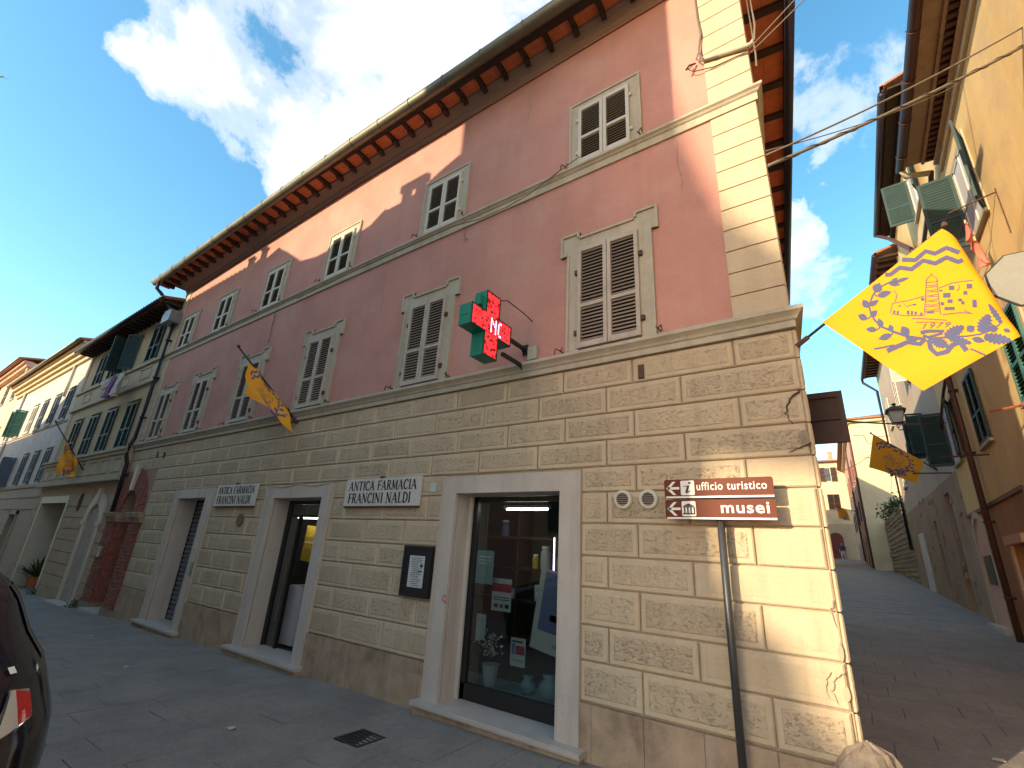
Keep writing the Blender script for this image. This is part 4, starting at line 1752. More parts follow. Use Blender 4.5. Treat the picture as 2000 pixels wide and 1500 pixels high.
# weathered brown house with patched plaster
p0, p1 = Vector((2.47, 12.77, 0)), Vector((2.12, 25.5, 0))
u = (p1 - p0).normalized()
RC = Frame(p0, u, (-u.y, u.x, 0))
LC = (p1 - p0).length
brn = thing('brown_house', 'weathered brown house halfway up the alley with patched plaster and a bricked-up niche', 'building', (2.4, 18, gz(2.4, 18)))
mb = MB(RC)
wall(mb, 0, LC, .5, 4.6, [(1.7, 2.5, 1.0, 4.25, .35), (5.0, 5.55, 1.4, 3.7, .25), (8.6, 9.9, 1.3, 3.5, .06)], 0, .3, 0, back=1)
wall(mb, 0, LC, 4.6, 11.7, [], 0, .3, 2)
mb.build('wall', [M['brownwall'], M['dark'], M['greyplaster']], brn)
mb = MB(RC)
mb.quad((0, 0, 0), (0, -7, 0), (0, -7, 11.7), (0, 0, 11.7))
mb.quad((LC, 0, 0), (LC, -7, 0), (LC, -7, 11.7), (LC, 0, 11.7))
mb.build('wall', M['creamwall'], brn)
mb = MB(RC)
mb.prism([(1.72, 1.0), (2.48, 1.0), (2.48, 4.22), (1.72, 4.22)], -.30, -.26)
mb.build('door', M['brownwall'], brn)
mb = MB(RC)
mb.box(8.55, 9.95, -.05, .03, 1.25, 3.52)
mb.build('white_door', M['whitepanel'], brn)
for i in range(30):
    mb = MB(RC)
    s, z = random.uniform(0, 8), random.uniform(1.2, 4.6)
    mb.box(s, s + random.uniform(.2, .4), -.01, random.uniform(.01, .03), z, z + random.uniform(.08, .16))
    mb.build('stone', M['oldstone'], brn)
tiled_roof(brn, RC, 0, LC, 11.7, .55, 7, 1.2, side=.1)
mb = MB(RC)
mb.tube([(0, .62, 11.68), (LC, .62, 11.68), (LC + .1, .6, 11.5), (LC - .1, .1, 10.9), (LC - .1, .1, 3.0)], .07, 8)
mb.build('gutter', M['pipe'], brn, smooth=True)
mb = MB(RC)
for i in range(30):
    s = .1 + i * .42
    mb.box(s, s + .09, 0, .5, 11.6, 11.68)
mb.build('rafter', M['wood'], brn, kind='stuff')
for s, z in ((3.1, 5.6), (7.0, 5.6), (10.5, 5.6), (3.1, 8.4), (7.0, 8.4), (10.5, 8.4)):
    side_window(brn, RC, s, z, z + 1.35, .9, M['greensh'] if z < 7 and s < 8 else M['shutter_pale'], M['trim'], opened=(95, 90) if s < 5 else None, pane=M['whitepanel'])

# rubble stone wall with plants on top
q0, q1 = Vector((2.12, 25.52, 0)), Vector((1.72, 38.0, 0))
u = (q1 - q0).normalized()
RDD = Frame(q0, u, (-u.y, u.x, 0))
LD = (q1 - q0).length
rub = thing('garden_wall', 'rough rubble stone wall along the alley with plants growing on top', 'wall', (1.95, 31, gz(1.9, 31)))
mb = MB(RDD)
mb.box(0, LD, -.5, -.03, .8, 5.2)
mb.build('mortar_core', M['oldstone'], rub)
rs = random.Random(9)
stones = []
z = gz(2, 26)
while z < 5.2:
    h = rs.uniform(.2, .34)
    s = rs.uniform(-.2, 0)
    while s < LD:
        l = rs.uniform(.28, .62)
        stones.append((s, z, l, h))
        s += l
    z += h
rs.shuffle(stones)
stones.sort(key=lambda e: e[0])
for i, (s, z, l, h) in enumerate(stones):
    if i == 290:
        rest = MB(RDD)
    mb = MB(RDD) if i < 290 else rest
    d = rs.uniform(-.01, .06)
    g_ = .02
    a, b, c, e = max(s, 0) + g_, min(s + l, LD) - g_, z + g_, min(z + h, 5.22) - g_
    if b - a < .05:
        continue
    j = lambda: rs.uniform(-.03, .03)
    k = .05
    mb.add([(a, -.05, c), (b, -.05, c), (b, -.05, e), (a, -.05, e), (a + k + j(), d, c + k + j() * .5), (b - k + j(), d, c + k + j() * .5), (b - k + j(), d, e - k + j() * .5), (a + k + j(), d, e - k + j() * .5)],
           [(0, 1, 5, 4), (1, 2, 6, 5), (2, 3, 7, 6), (3, 0, 4, 7), (4, 5, 6, 7)])
    if i < 290:
        mb.build('stone', M['oldstone'], rub)
if len(stones) > 290:
    rest.build('stone', M['oldstone'], rub, kind='stuff')


def shrub(name, label, base, rad, n, leafsz, group=None, stems=6):
    t = thing(name, label, 'plant', base, group)
    rr = random.Random(int(base[1] * 100))
    mb = MB(fix=False)
    st = MB(fix=False)
    for i in range(stems):
        tip = (base[0] + rr.uniform(-rad, rad), base[1] + rr.uniform(-rad, rad), base[2] + rr.uniform(.5, 1.1) * rad)
        st.tube([base, ((base[0] + tip[0]) / 2, (base[1] + tip[1]) / 2, base[2] + rad * .6), tip], .02 * rad, 5, r2=.008 * rad)
    for i in range(n):
        p = Vector((rr.gauss(0, .42), rr.gauss(0, .42), abs(rr.gauss(.45, .35)))) * rad + Vector(base)
        a = Vector((rr.uniform(-1, 1), rr.uniform(-1, 1), rr.uniform(-.4, 1))).normalized()
        b = a.cross(Vector((rr.uniform(-1, 1), rr.uniform(-1, 1), rr.uniform(-1, 1)))).normalized()
        l, w_ = leafsz * rr.uniform(.6, 1.3), leafsz * .3
        mb.add([p, p + a * l * .5 + b * w_, p + a * l, p + a * l * .5 - b * w_], [(0, 1, 2, 3)])
    st.build('stem', M['stem'], t)
    mb.build('foliage', M['leaf'], t, kind='stuff')
    return t


for i, (s, rad) in enumerate(((3.2, .7), (7.5, .8), (10.5, .7))):
    p = RDD(s, -.25, 5.15)
    shrub('wall_shrub', ('nearest green shrub on top of the rubble alley wall', 'middle green shrub on top of the rubble alley wall', 'farthest green shrub on the rubble alley wall by the rose house')[i], tuple(p), rad, 170, .22, 'shrubs on the garden wall')

# rose house beyond, front turned towards the viewer
ros = thing('rose_house', 'rose and cream house up the alley with a row of tall narrow shutters', 'building', (.8, 46, gz(.8, 46)))
e0, e1 = Vector((.72, 38.05, 0)), Vector((-.05, 59.5, 0))
u = (e1 - e0).normalized()
RE = Frame(e0, u, (-u.y, u.x, 0))
LE = (e1 - e0).length
RF = Frame((.72, 38.05, 0), (1, 0, 0), (0, -1, 0))
mb = MB(RE)
wall(mb, 0, LE, 1.5, 12.7, [], 0, .3)
mb.build('wall', M['rose'], ros)
mb = MB(RF)
wall(mb, 0, 9, 1.5, 12.7, [], 0, .3)
mb.build('wall', M['creamwall'], ros)
mb = MB()
mb.add([(.15, 37.6, 12.75), (10, 37.6, 12.75), (9, 62, 12.75), (-.8, 62, 12.75), (4.5, 44, 14.6), (4.2, 56, 14.6), (.15, 37.6, 12.65), (10, 37.6, 12.65), (9, 62, 12.65), (-.8, 62, 12.65)],
       [(0, 1, 4), (1, 2, 5, 4), (2, 3, 5), (3, 0, 4, 5), (0, 1, 7, 6), (1, 2, 8, 7), (2, 3, 9, 8), (3, 0, 6, 9), (6, 7, 8, 9)])
mb.build('roof', M['roof'], ros)
mb = MB(RE)
mb.box(-.2, LE, -.01, .25, 12.35, 12.65)
mb.build('eave_moulding', M['creamwall'], ros)
mb = MB(RF)
mb.box(-.2, 9, -.01, .25, 12.45, 12.65)
mb.build('eave_moulding', M['creamwall'], ros)
for i in range(6):
    s = 1.6 + i * 3.2
    for z, hh in ((8.8, 1.7), (5.6, 1.6)):
        side_window(ros, RE, s, z, z + hh, .95, M['brick'] if z > 8 else M['greensh'], M['creamwall'])
    mb = MB(RE)
    mb.prism([(s - .5, 2), (s + .5, 2), (s + .5, 4.2), (s, 4.6), (s - .5, 4.2)], -.01, .02)
    mb.build('door', M['board'] if i % 2 else M['greensh'], ros)
mb = MB(RE)
mb.tube([(.15, .08, 12.3), (.15, .08, 2.2)], .07, 8)
mb.build('downpipe', M['brownpipe'], ros)
mb = MB(RE)
mb.tube([(9.4, .08, 12.3), (9.4, .08, 2.8)], .07, 8)
mb.build('downpipe', M['brownpipe'], ros)
mb = MB(RF)
mb.box(1.1, 2.2, -.01, .06, 5.3, 5.45)
mb.build('ledge', M['trim'], ros)
mb = MB(RF)
mb.tube([(.2, .03, 11.5), (.8, .03, 11.5), (1.0, .03, 10.8), (1.5, .03, 10.8), (1.6, .03, 11.3), (2.4, .03, 11.3)], .02, 5)
mb.tube([(.6, .03, 9.8), (1.6, .03, 9.8), (1.5, .03, 10.8)], .02, 5)
mb.build('wall_cable', M['cabledark'], ros)

# house that closes the alley
end = thing('cream_end_house', 'cream house closing the far end of the alley with an arched red door', 'building', (-1.5, 60, gz(-1.5, 60)))
RG = Frame((-1.5, 60, 0), (1, 0, 0), (0, -1, 0))
mb = MB(RG)
wall(mb, -9, 3.2, 6.8, 13.6, [(-.95, .15, 11.4, 13.0), (-.55, .6, 8.3, 10.0)], 0, .2, 0, back=1)
wall(mb, -9, 3.2, 2.2, 6.8, [], 0, .2, 2)
mb.build('wall', [M['creamwall'], M['dark'], M['ochre']], end)
for cx, z0, z1 in ((-.4, 11.4, 13.0), (.03, 8.3, 10.0)):
    side_window(end, RG, cx, z0, z1, 1.1, M['board'], M['trim'], opened=(15, 170) if z0 > 11 else None)
mb = MB(RG)
cx, r, zi = -.35, .62, 5.25
mb.prism([(cx - r, 3.2), (cx + r, 3.2)] + [(cx + r * math.cos(math.pi * i / 10), zi + r * math.sin(math.pi * i / 10)) for i in range(11)], -.01, .03)
mb.build('door', mat('red_brown_door', (.17, .045, .03), .7, .1, 3, 0), end)
mb = MB(RG)
mb.box(-1.85, -1.45, -.01, .04, 6.5, 6.9)
mb.build('street_number', M['white'], end)
tiled_roof(end, RG, -9, 3.2, 13.6, .5, 8, 1.0, side=.1)
mb = MB(RG)
mb.box(.1, .6, -2.0, -1.5, 13.9, 15.0)
mb.box(.05, .65, -2.05, -1.45, 15.0, 15.1)
mb.build('chimney', M['brownwall'], end)

# ================================================================== OTHER SIDE OF THE STREET (out of the picture: it casts the long evening shadows)
XS, ZS = 2.76, 1.89                     # how far the shadow slides from the eaves opposite to the pink wall
OPP = Frame((0, -6.5, 0), (1, 0, 0), (0, 1, 0))


def opp(label, prof, depth, m):
    """prof: outline of the shadow on the pink wall, (x, z) from left to right; turned back into the house that throws it"""
    pts = [(x - XS, z + ZS) for x, z in prof]
    t = thing('opposite_house', label, 'building', ((pts[0][0] + pts[-1][0]) / 2, -7.5, 0), 'houses across the street')
    mb = MB(OPP)
    out = [(pts[0][0], -1.2)] + pts + [(pts[-1][0], -1.2)]
    mb.prism(out, -depth, -.45)
    mb.build('wall', m, t)
    mb = MB(OPP)
    for (xa, za), (xb, zb) in zip(pts, pts[1:]):
        if abs(xb - xa) > .3:
            mb.add([(xa, -depth, za), (xb, -depth, zb), (xb, 0, zb), (xa, 0, za), (xa, -depth, za - .1), (xb, -depth, zb - .1), (xb, 0, zb - .1), (xa, 0, za - .1)],
                   [(0, 1, 2, 3), (4, 5, 6, 7), (0, 1, 5, 4), (1, 2, 6, 5), (2, 3, 7, 6), (3, 0, 4, 7)])
    mb.build('roof', M['roof'], t)
    k = 0
    for x in range(int(pts[0][0]) + 1, int(pts[-1][0]) - 1, 3):
        for z in (1.9, 4.6):
            mb = MB(OPP)
            mb.box(x, x + .9, -.47, -.41, z - 1.0, z + .6)
            mb.build('window', M['greensh'] if k % 2 else M['bluesh'], t)
            k += 1
    return t


def ripple(x0, x1, z, p=.24, a=.05):
    n = int((x1 - x0) / p)
    o = []
    for i in range(n):
        for fx, fz in ((.05, 0), (.3, a), (.7, a), (.95, 0)):
            o.append((x0 + (i + fx) * (x1 - x0) / n, z + fz))
    return o


opp('low cream house across the street, farthest to the left', [(-44, 5.6), (-30.6, 5.65)], 8, M['creamwall'])
opp('gabled cream house across the street facing the white house', [(-30.6, 5.65), (-25.0, 7.6), (-24.9, 8.7)], 7, M['rose'])
oh_ = opp('long house across the street with rippled tile edge and small chimneys', [(-24.9, 8.95), (-16.6, 8.95), (-16.59, 8.70)] + ripple(-16.58, -11.75, 8.68), 9, M['creamwall'])
opp('narrow house across the street with stepped roof', [(-11.75, 8.45), (-11.2, 8.5), (-10.7, 8.62), (-10.4, 8.45), (-10.38, 8.12), (-9.6, 7.82), (-8.8, 7.68), (-7.6, 7.70), (-7.0, 7.78), (-6.6, 8.0)], 8, M['ochre'])
ow = opp('house across the street with a square open chimney', [(-6.6, 7.95), (-6.0, 7.95), (-5.6, 8.02), (-5.2, 8.2), (-4.74, 8.35)], 8, M['rose'])
for par, x, z0, z1, w in ((oh_, -11.72, 8.6, 9.0, .20), (oh_, -12.35, 8.6, 8.92, .22)):
    mb = MB(OPP)
    mb.box(x - XS - w / 2, x - XS + w / 2, -.9, -.5, z0 + ZS - .2, z1 + ZS)
    mb.box(x - XS - w / 2 - .05, x - XS + w / 2 + .05, -.95, -.45, z1 + ZS, z1 + ZS + .05)
    mb.build('chimney', M['brick'], par)
mb = MB(OPP)
a, b = -6.42 - XS, -5.72 - XS
for s0, s1, q0, q1 in ((a + .08, a + .25, 7.9, 8.32), (b - .25, b - .08, 7.9, 8.32), (a, b, 8.32, 8.5), (a + .25, b - .25, 7.9, 8.1)):
    mb.box(s0, s1, -.75, -.45, q0 + ZS, q1 + ZS)
mb.build('chimney', M['brick'], ow)
# tall house whose far corner leaves the street mouth open to the sun
tl = thing('opposite_house', 'tall house across the street at the mouth of the sunlit side street', 'building', (-6, -8, .1), 'houses across the street')
mb = MB()
P = [(-4.73 - XS, -6.6), (-1.14 - XS + .05, -6.6), (-1.17 - .4245 * 13.5, -13.5), (-4.75 - XS - .4245 * 6.9, -13.5)]
mb.add([(x, y, z) for z in (-.5, 13.5) for x, y in P], [(0, 1, 2, 3), (4, 5, 6, 7), (0, 1, 5, 4), (1, 2, 6, 5), (2, 3, 7, 6), (3, 0, 4, 7)])
mb.build('wall', M['creamwall'], tl)
mb = MB(OPP)
for x in (-7, -5.4):
    for z in (2.4, 5.2, 8.0, 10.6):
        mb.box(x, x + .8, -.11, -.05, z, z + 1.4)
mb.build('window', M['greensh'], tl)
# unseen far house, made up and shaped to throw shade on the house corner
FY = -31.0
fx, fz = .4245 * 31, .2912 * 31
FO = Frame((-fx, FY, 0), (1, 0, 0), (math.sin(SUN_AZ), math.cos(SUN_AZ), 0))
fo = thing('shade_caster_house', 'unseen far house with jutting upper room, shaped to throw shade on the house corner', 'building', (-fx - 1, FY - 2, -.1), 'houses across the street')
mb = MB(FO)
mb.prism([(-4.5, 2.95 + fz), (-1.05, 2.90 + fz), (-.30, 2.78 + fz), (-.02, 2.75 + fz), (-.02, 4.45 + fz), (-.28, 4.85 + fz), (-.62, 5.3 + fz), (-.92, 6.4 + fz), (-1.1, 7.6 + fz), (-4.5, 7.6 + fz)], -.7, 0)
mb.box(-4.5, -1.0, -3, 0, -.5, 2.9 + fz)
mb.build('wall', M['ochre'], fo)
mb = MB(FO)
mb.prism([(-1.0, -.5), (1.2, -.5), (1.2, .55 + fz), (-.30, .70 + fz), (-.44, .95 + fz), (-.48, 1.28 + fz), (-.70, 1.38 + fz), (-.85, 1.5 + fz), (-1.0, 1.9 + fz)], -3.2, -.1)
mb.build('lower_wing', M['rose'], fo)
# house hidden behind the pink one on the left of the alley
al = thing('alley_house', 'plastered house on the left of the alley behind the pink house', 'building', (-5, 24, 1.4))
mb = MB()
mb.box(-14, -3.4, 14, 50, .3, 11.2)
mb.build('wall', M['creamwall'], al)

# ================================================================== SIGNS ON THE PINK HOUSE
# --- serif capitals for the marble plates
def cap(ch):
    """strokes (x0, y0, x1, y1, width) of a thick-and-thin roman capital, one unit high, and its advance"""
    T, n, s = .20, .09, .065
    ser = lambda x, y, w=.30: (x - w / 2, y, x + w / 2, y, s)
    if ch == 'A':
        return [(.06, 0, .40, 1, n), (.38, 1, .74, 0, T), (.19, .34, .60, .34, n), ser(.06, .02), ser(.74, .02)], .92
    if ch == 'N':
        return [(.12, 0, .12, 1, n), (.12, .98, .70, .02, T), (.70, 0, .70, 1, n), ser(.12, .02), ser(.08, .98, .22), ser(.70, .98)], .94
    if ch == 'T':
        return [(.36, 0, .36, 1, T), (.02, .97, .70, .97, n), (.03, .80, .03, 1, s), (.69, .80, .69, 1, s), ser(.36, .02)], .80
    if ch == 'I':
        return [(.18, 0, .18, 1, T), ser(.18, .02), ser(.18, .98)], .42
    if ch == 'C':
        p = [(.40 + .34 * math.cos(a), .5 + .49 * math.sin(a)) for a in [R(40 + i * 28) for i in range(11)]]
        return [(x0, y0, x1, y1, T if min(x0, x1) < .2 else n * 1.5) for (x0, y0), (x1, y1) in zip(p, p[1:])] + [(.68, .72, .68, .94, s)], .80
    if ch == 'F':
        return [(.16, 0, .16, 1, T), (.1, .97, .62, .97, n), (.16, .53, .50, .53, n), (.61, .78, .61, 1, s), (.50, .42, .50, .63, s), ser(.16, .02)], .70
    if ch == 'R':
        p = [(.30 + .30 * math.cos(a), .74 + .24 * math.sin(a)) for a in [R(90 - i * 30) for i in range(7)]]
        return [(.16, 0, .16, 1, T), (.1, .98, .30, .98, n), (.16, .50, .32, .50, n)] + [(a, b, c, d, T * .85 if max(a, c) > .5 else n * 1.4) for (a, b), (c, d) in zip(p, p[1:])] + [(.36, .50, .72, 0, T * .85), ser(.16, .02)], .84
    if ch == 'M':
        return [(.10, 0, .16, 1, n), (.16, 1, .48, .08, T), (.48, .08, .82, 1, n), (.82, 1, .88, 0, T), ser(.10, .02), ser(.88, .02)], 1.06
    if ch == 'L':
        return [(.16, 0, .16, 1, T), (.1, .03, .60, .03, n), (.59, 0, .59, .22, s), ser(.16, .98)], .70
    if ch == 'D':
        p = [(.26 + .44 * math.cos(a), .5 + .48 * math.sin(a)) for a in [R(90 - i * 22.5) for i in range(9)]]
        return [(.16, 0, .16, 1, T), (.08, .98, .27, .98, n), (.08, .02, .27, .02, n)] + [(a, b, c, d, T if max(a, c) > .6 else n * 1.5) for (a, b), (c, d) in zip(p, p[1:])], .84
    return [], .45


def carve(mb, text, s0, s1, z0, z1, d):
    tot = sum(cap(c)[1] for c in text)
    kx, kz = (s1 - s0) / tot, z1 - z0
    x = 0
    for c in text:
        st, adv = cap(c)
        for a, b, e, f_, w in st:
            p, q = Vector(((x + a) * kx, b * kz)), Vector(((x + e) * kx, f_ * kz))
            t_ = (q - p).normalized()
            n_ = Vector((-t_.y, t_.x)) * (w * kz * .5)
            P = [p - n_, q - n_, q + n_, p + n_]
            mb.add([(s0 + v.x, d, z0 + v.y) for v in P], [(0, 1, 2, 3)])
        x += adv


def plate(label, s0, s1, z0, z1, in0, in1, in2):
    t = thing('marble_plate', label, 'sign', FAC((s0 + s1) / 2, 0, z0), 'marble name plates of the pharmacy')
    mb = MB(FAC)
    mb.box(s0, s1, .018, .045, z0, z1)
    mb.build('slab', M['plate'], t)
    mb = MB(FAC)
    h = z1 - z0
    mb.fix = False
    w = s1 - s0
    carve(mb, 'ANTICA FARMACIA', s0 + .05 * w, s1 - .045 * w, z0 + .56 * h, z0 + .90 * h, .0475)
    carve(mb, 'FRANCINI NALDI', s0 + .06 * w, s1 - .10 * w, z0 + .10 * h, z0 + .46 * h, .0475)
    mb.build('lettering', M['letterblack'], t)
    mb = MB(FAC)
    c = (s0 + s1) / 2
    mb.box(c - .03, c + .03, .0, .06, z1 - .006, z1 + .022)
    mb.box(s0 + .02, s1 - .02, .0, .05, z0 - .022, z0 - .002)
    mb.build('iron_cramp', M['iron'], t)


plate('white marble name plate with worn black capitals, between shop window and middle door', -6.24, -4.64, 2.325, 2.715, 0, 0, 0)
plate('white marble name plate with black capitals over the round plate, left of the middle door', -10.45, -8.88, 2.345, 2.75, 0, 0, 0)

# --- notice board
t = thing('notice_board', 'black notice case with a printed sheet beside the shop window', 'notice board', FAC(-4.53, 0, 1.24))
mb = MB(FAC)
mb.box(-4.775, -4.30, .012, .055, 1.245, 1.815)
for s0, s1, q0, q1 in ((-4.785, -4.755, 1.235, 1.825), (-4.32, -4.29, 1.235, 1.825), (-4.755, -4.32, 1.795, 1.825), (-4.755, -4.32, 1.235, 1.265)):
    mb.box(s0, s1, .012, .066, q0, q1)
mb.build('case', M['blackiron'], t)
mb = MB(FAC)
mb.quad((-4.665, .058, 1.345), (-4.40, .058, 1.345), (-4.40, .058, 1.71), (-4.665, .058, 1.71))
pp = mb.build('sheet', M['paper'], t)
mb = MB(FAC, fix=False)
rr = random.Random(4)
for i in range(16):
    z = 1.685 - i * .021
    if i in (3, 4, 5):
        a, b = -4.62, -4.50
    else:
        a, b = -4.64 + rr.uniform(0, .05), -4.43 - rr.uniform(0, .05)
    mb.quad((a, .060, z - .006), (b, .060, z - .006), (b, .060, z), (a, .060, z))
for s0, s1, q0, q1 in ((-4.475, -4.42, 1.585, 1.605), (-4.457, -4.438, 1.565, 1.625), (-4.50, -4.43, 1.525, 1.54)):
    mb.quad((s0, .0605, q0), (s1, .0605, q0), (s1, .0605, q1), (s0, .0605, q1))
mb.build('print', M['navy'], pp, kind='stuff')

# --- round vents
for lab, s in (('round white louvred vent nearer the shop window', -1.832), ('round white louvred vent nearer the brown direction sign', -1.575)):
    t = thing('round_vent', lab, 'vent', FAC(s, 0, 2.37), 'round vents in the stone wall')
    ring, disc = [], []
    mb = MB(FAC)
    n = 24
    prof = [(.062, .018), (.062, .036), (.085, .034), (.094, .022), (.094, .010)]
    pts = [(s + r * math.cos(2 * math.pi * j / n), d, 2.37 + r * math.sin(2 * math.pi * j / n)) for r, d in prof for j in range(n)]
    mb.add(pts, [(i * n + j, i * n + (j + 1) % n, (i + 1) * n + (j + 1) % n, (i + 1) * n + j) for i in range(len(prof) - 1) for j in range(n)])
    mb.build('ring', M['shutter_pale'], t, smooth=False)
    mb = MB(FAC, fix=False)
    mb.add([(s + .064 * math.cos(2 * math.pi * j / n), .0135, 2.37 + .064 * math.sin(2 * math.pi * j / n)) for j in range(n)], [tuple(range(n))])
    mb.build('opening', M['dark'], t)
    for k in range(6):
        z = 2.37 - .05 + k * .02
        hw = math.sqrt(max(0, .062 ** 2 - (z - 2.37) ** 2))
        mb = MB(FAC)
        mb.prism([(.016, z + .008), (.032, z - .002), (.030, z - .006), (.014, z + .004)], s - hw, s + hw, axis=0)
        mb.build('louvre', M['slat'], t)

# --- pharmacy cross
CX = -3.0
t = thing('pharmacy_cross', 'green pharmacy cross sign with lit red face sticking out from the pink wall', 'sign', FAC(CX, .84, 3.8))
a0, a1, a2, a3 = .475, .715, .965, 1.20
c0, c1, c2, c3 = 3.805, 4.075, 4.325, 4.59
cross = [(a1, c0), (a2, c0), (a2, c1), (a3, c1), (a3, c2), (a2, c2), (a2, c3), (a1, c3), (a1, c2), (a0, c2), (a0, c1), (a1, c1)]
mb = MB(FAC)
mb.prism(cross, CX - .17, CX - .002, axis=0)
box_ = mb.build('case', M['green'], t)
mb = MB(FAC, fix=False)
e = .014
ins = [(a1 + e, c0 + e), (a2 - e, c0 + e), (a2 - e, c1 + e), (a3 - e, c1 + e), (a3 - e, c2 - e), (a2 - e, c2 - e), (a2 - e, c3 - e), (a1 + e, c3 - e), (a1 + e, c2 - e), (a0 + e, c2 - e), (a0 + e, c1 + e), (a1 + e, c1 + e)]
mb.add([(CX + .004, p, q) for p, q in ins], [tuple(range(12))])
mb.build('led_face', M['led'], t)
mb = MB(FAC)
for i in range(12):
    (p, q), (u_, v_) = cross[i], cross[(i + 1) % 12]
    (p2, q2), (u2, v2) = ins[i], ins[(i + 1) % 12]
    mb.add([(CX - .002, p, q), (CX - .002, u_, v_), (CX - .002, u2, v2), (CX - .002, p2, q2), (CX + .012, p, q), (CX + .012, u_, v_), (CX + .012, u2, v2), (CX + .012, p2, q2)],
           [(4, 5, 6, 7), (0, 1, 5, 4), (3, 2, 6, 7)])
mb.build('rim', M['darkgreen'], t)
# pixel letters of the running text
mb = MB(FAC, fix=False)
NP = ['1...1', '11..1', '1.1.1', '1..11', '1...1', '1...1', '1...1']
OP = ['.11', '1..', '1..', '1..', '1..', '1..', '.11']
px = .0205
for gi, (gl_, off) in enumerate(((NP, .86), (OP, .86 - 6.6 * px))):
    for r_, row in enumerate(gl_):
        for c_, ch in enumerate(row):
            if ch == '1':
                d_ = off - c_ * px
                if d_ < a0 + .02:
                    continue
                z = 4.285 - r_ * .026
                mb.add([(CX + .007, d_, z), (CX + .007, d_ - px * .82, z), (CX + .007, d_ - px * .82, z - .022), (CX + .007, d_, z - .022)], [(0, 1, 2, 3)])
mb.build('lit_letters', M['ledtext'], t, kind='stuff')
mb = MB(FAC)
mb.box(CX - .14, CX - .05, 1.20, 1.204, 4.19, 4.21)
for k in range(5):
    mb.box(CX - .13, CX - .05, .966, .969, 3.86 + k * .03, 3.873 + k * .03)
mb.box(CX - .125, CX - .04, .967, 1.02, 4.40, 4.52)
mb.build('side_panel', M['green'], t)
for z in (4.02, 4.26):
    mb = MB(FAC)
    mb.box(CX - .13, CX - .06, 0, .02, z - .09, z + .05)
    mb.box(CX - .115, CX - .075, .02, .49, z - .035, z + .005)
    mb.prism([(.02, z - .09), (.13, z - .035), (.02, z - .035)], CX - .10, CX - .09, axis=0)
    mb.build('bracket', M['blackiron'], t)
mb = MB(FAC)
mb.tube([(CX - .09, .74, 4.585), (CX - .06, .50, 4.70), (CX - .02, .2, 4.66), (CX, .02, 4.62)], .007, 5)
mb.build('cable', M['blackiron'], t)
mb = MB(FAC)
mb.box(CX - .02, CX + .11, .0, .07, 4.07, 4.24)
mb.build('junction_box', M['trim'], t)

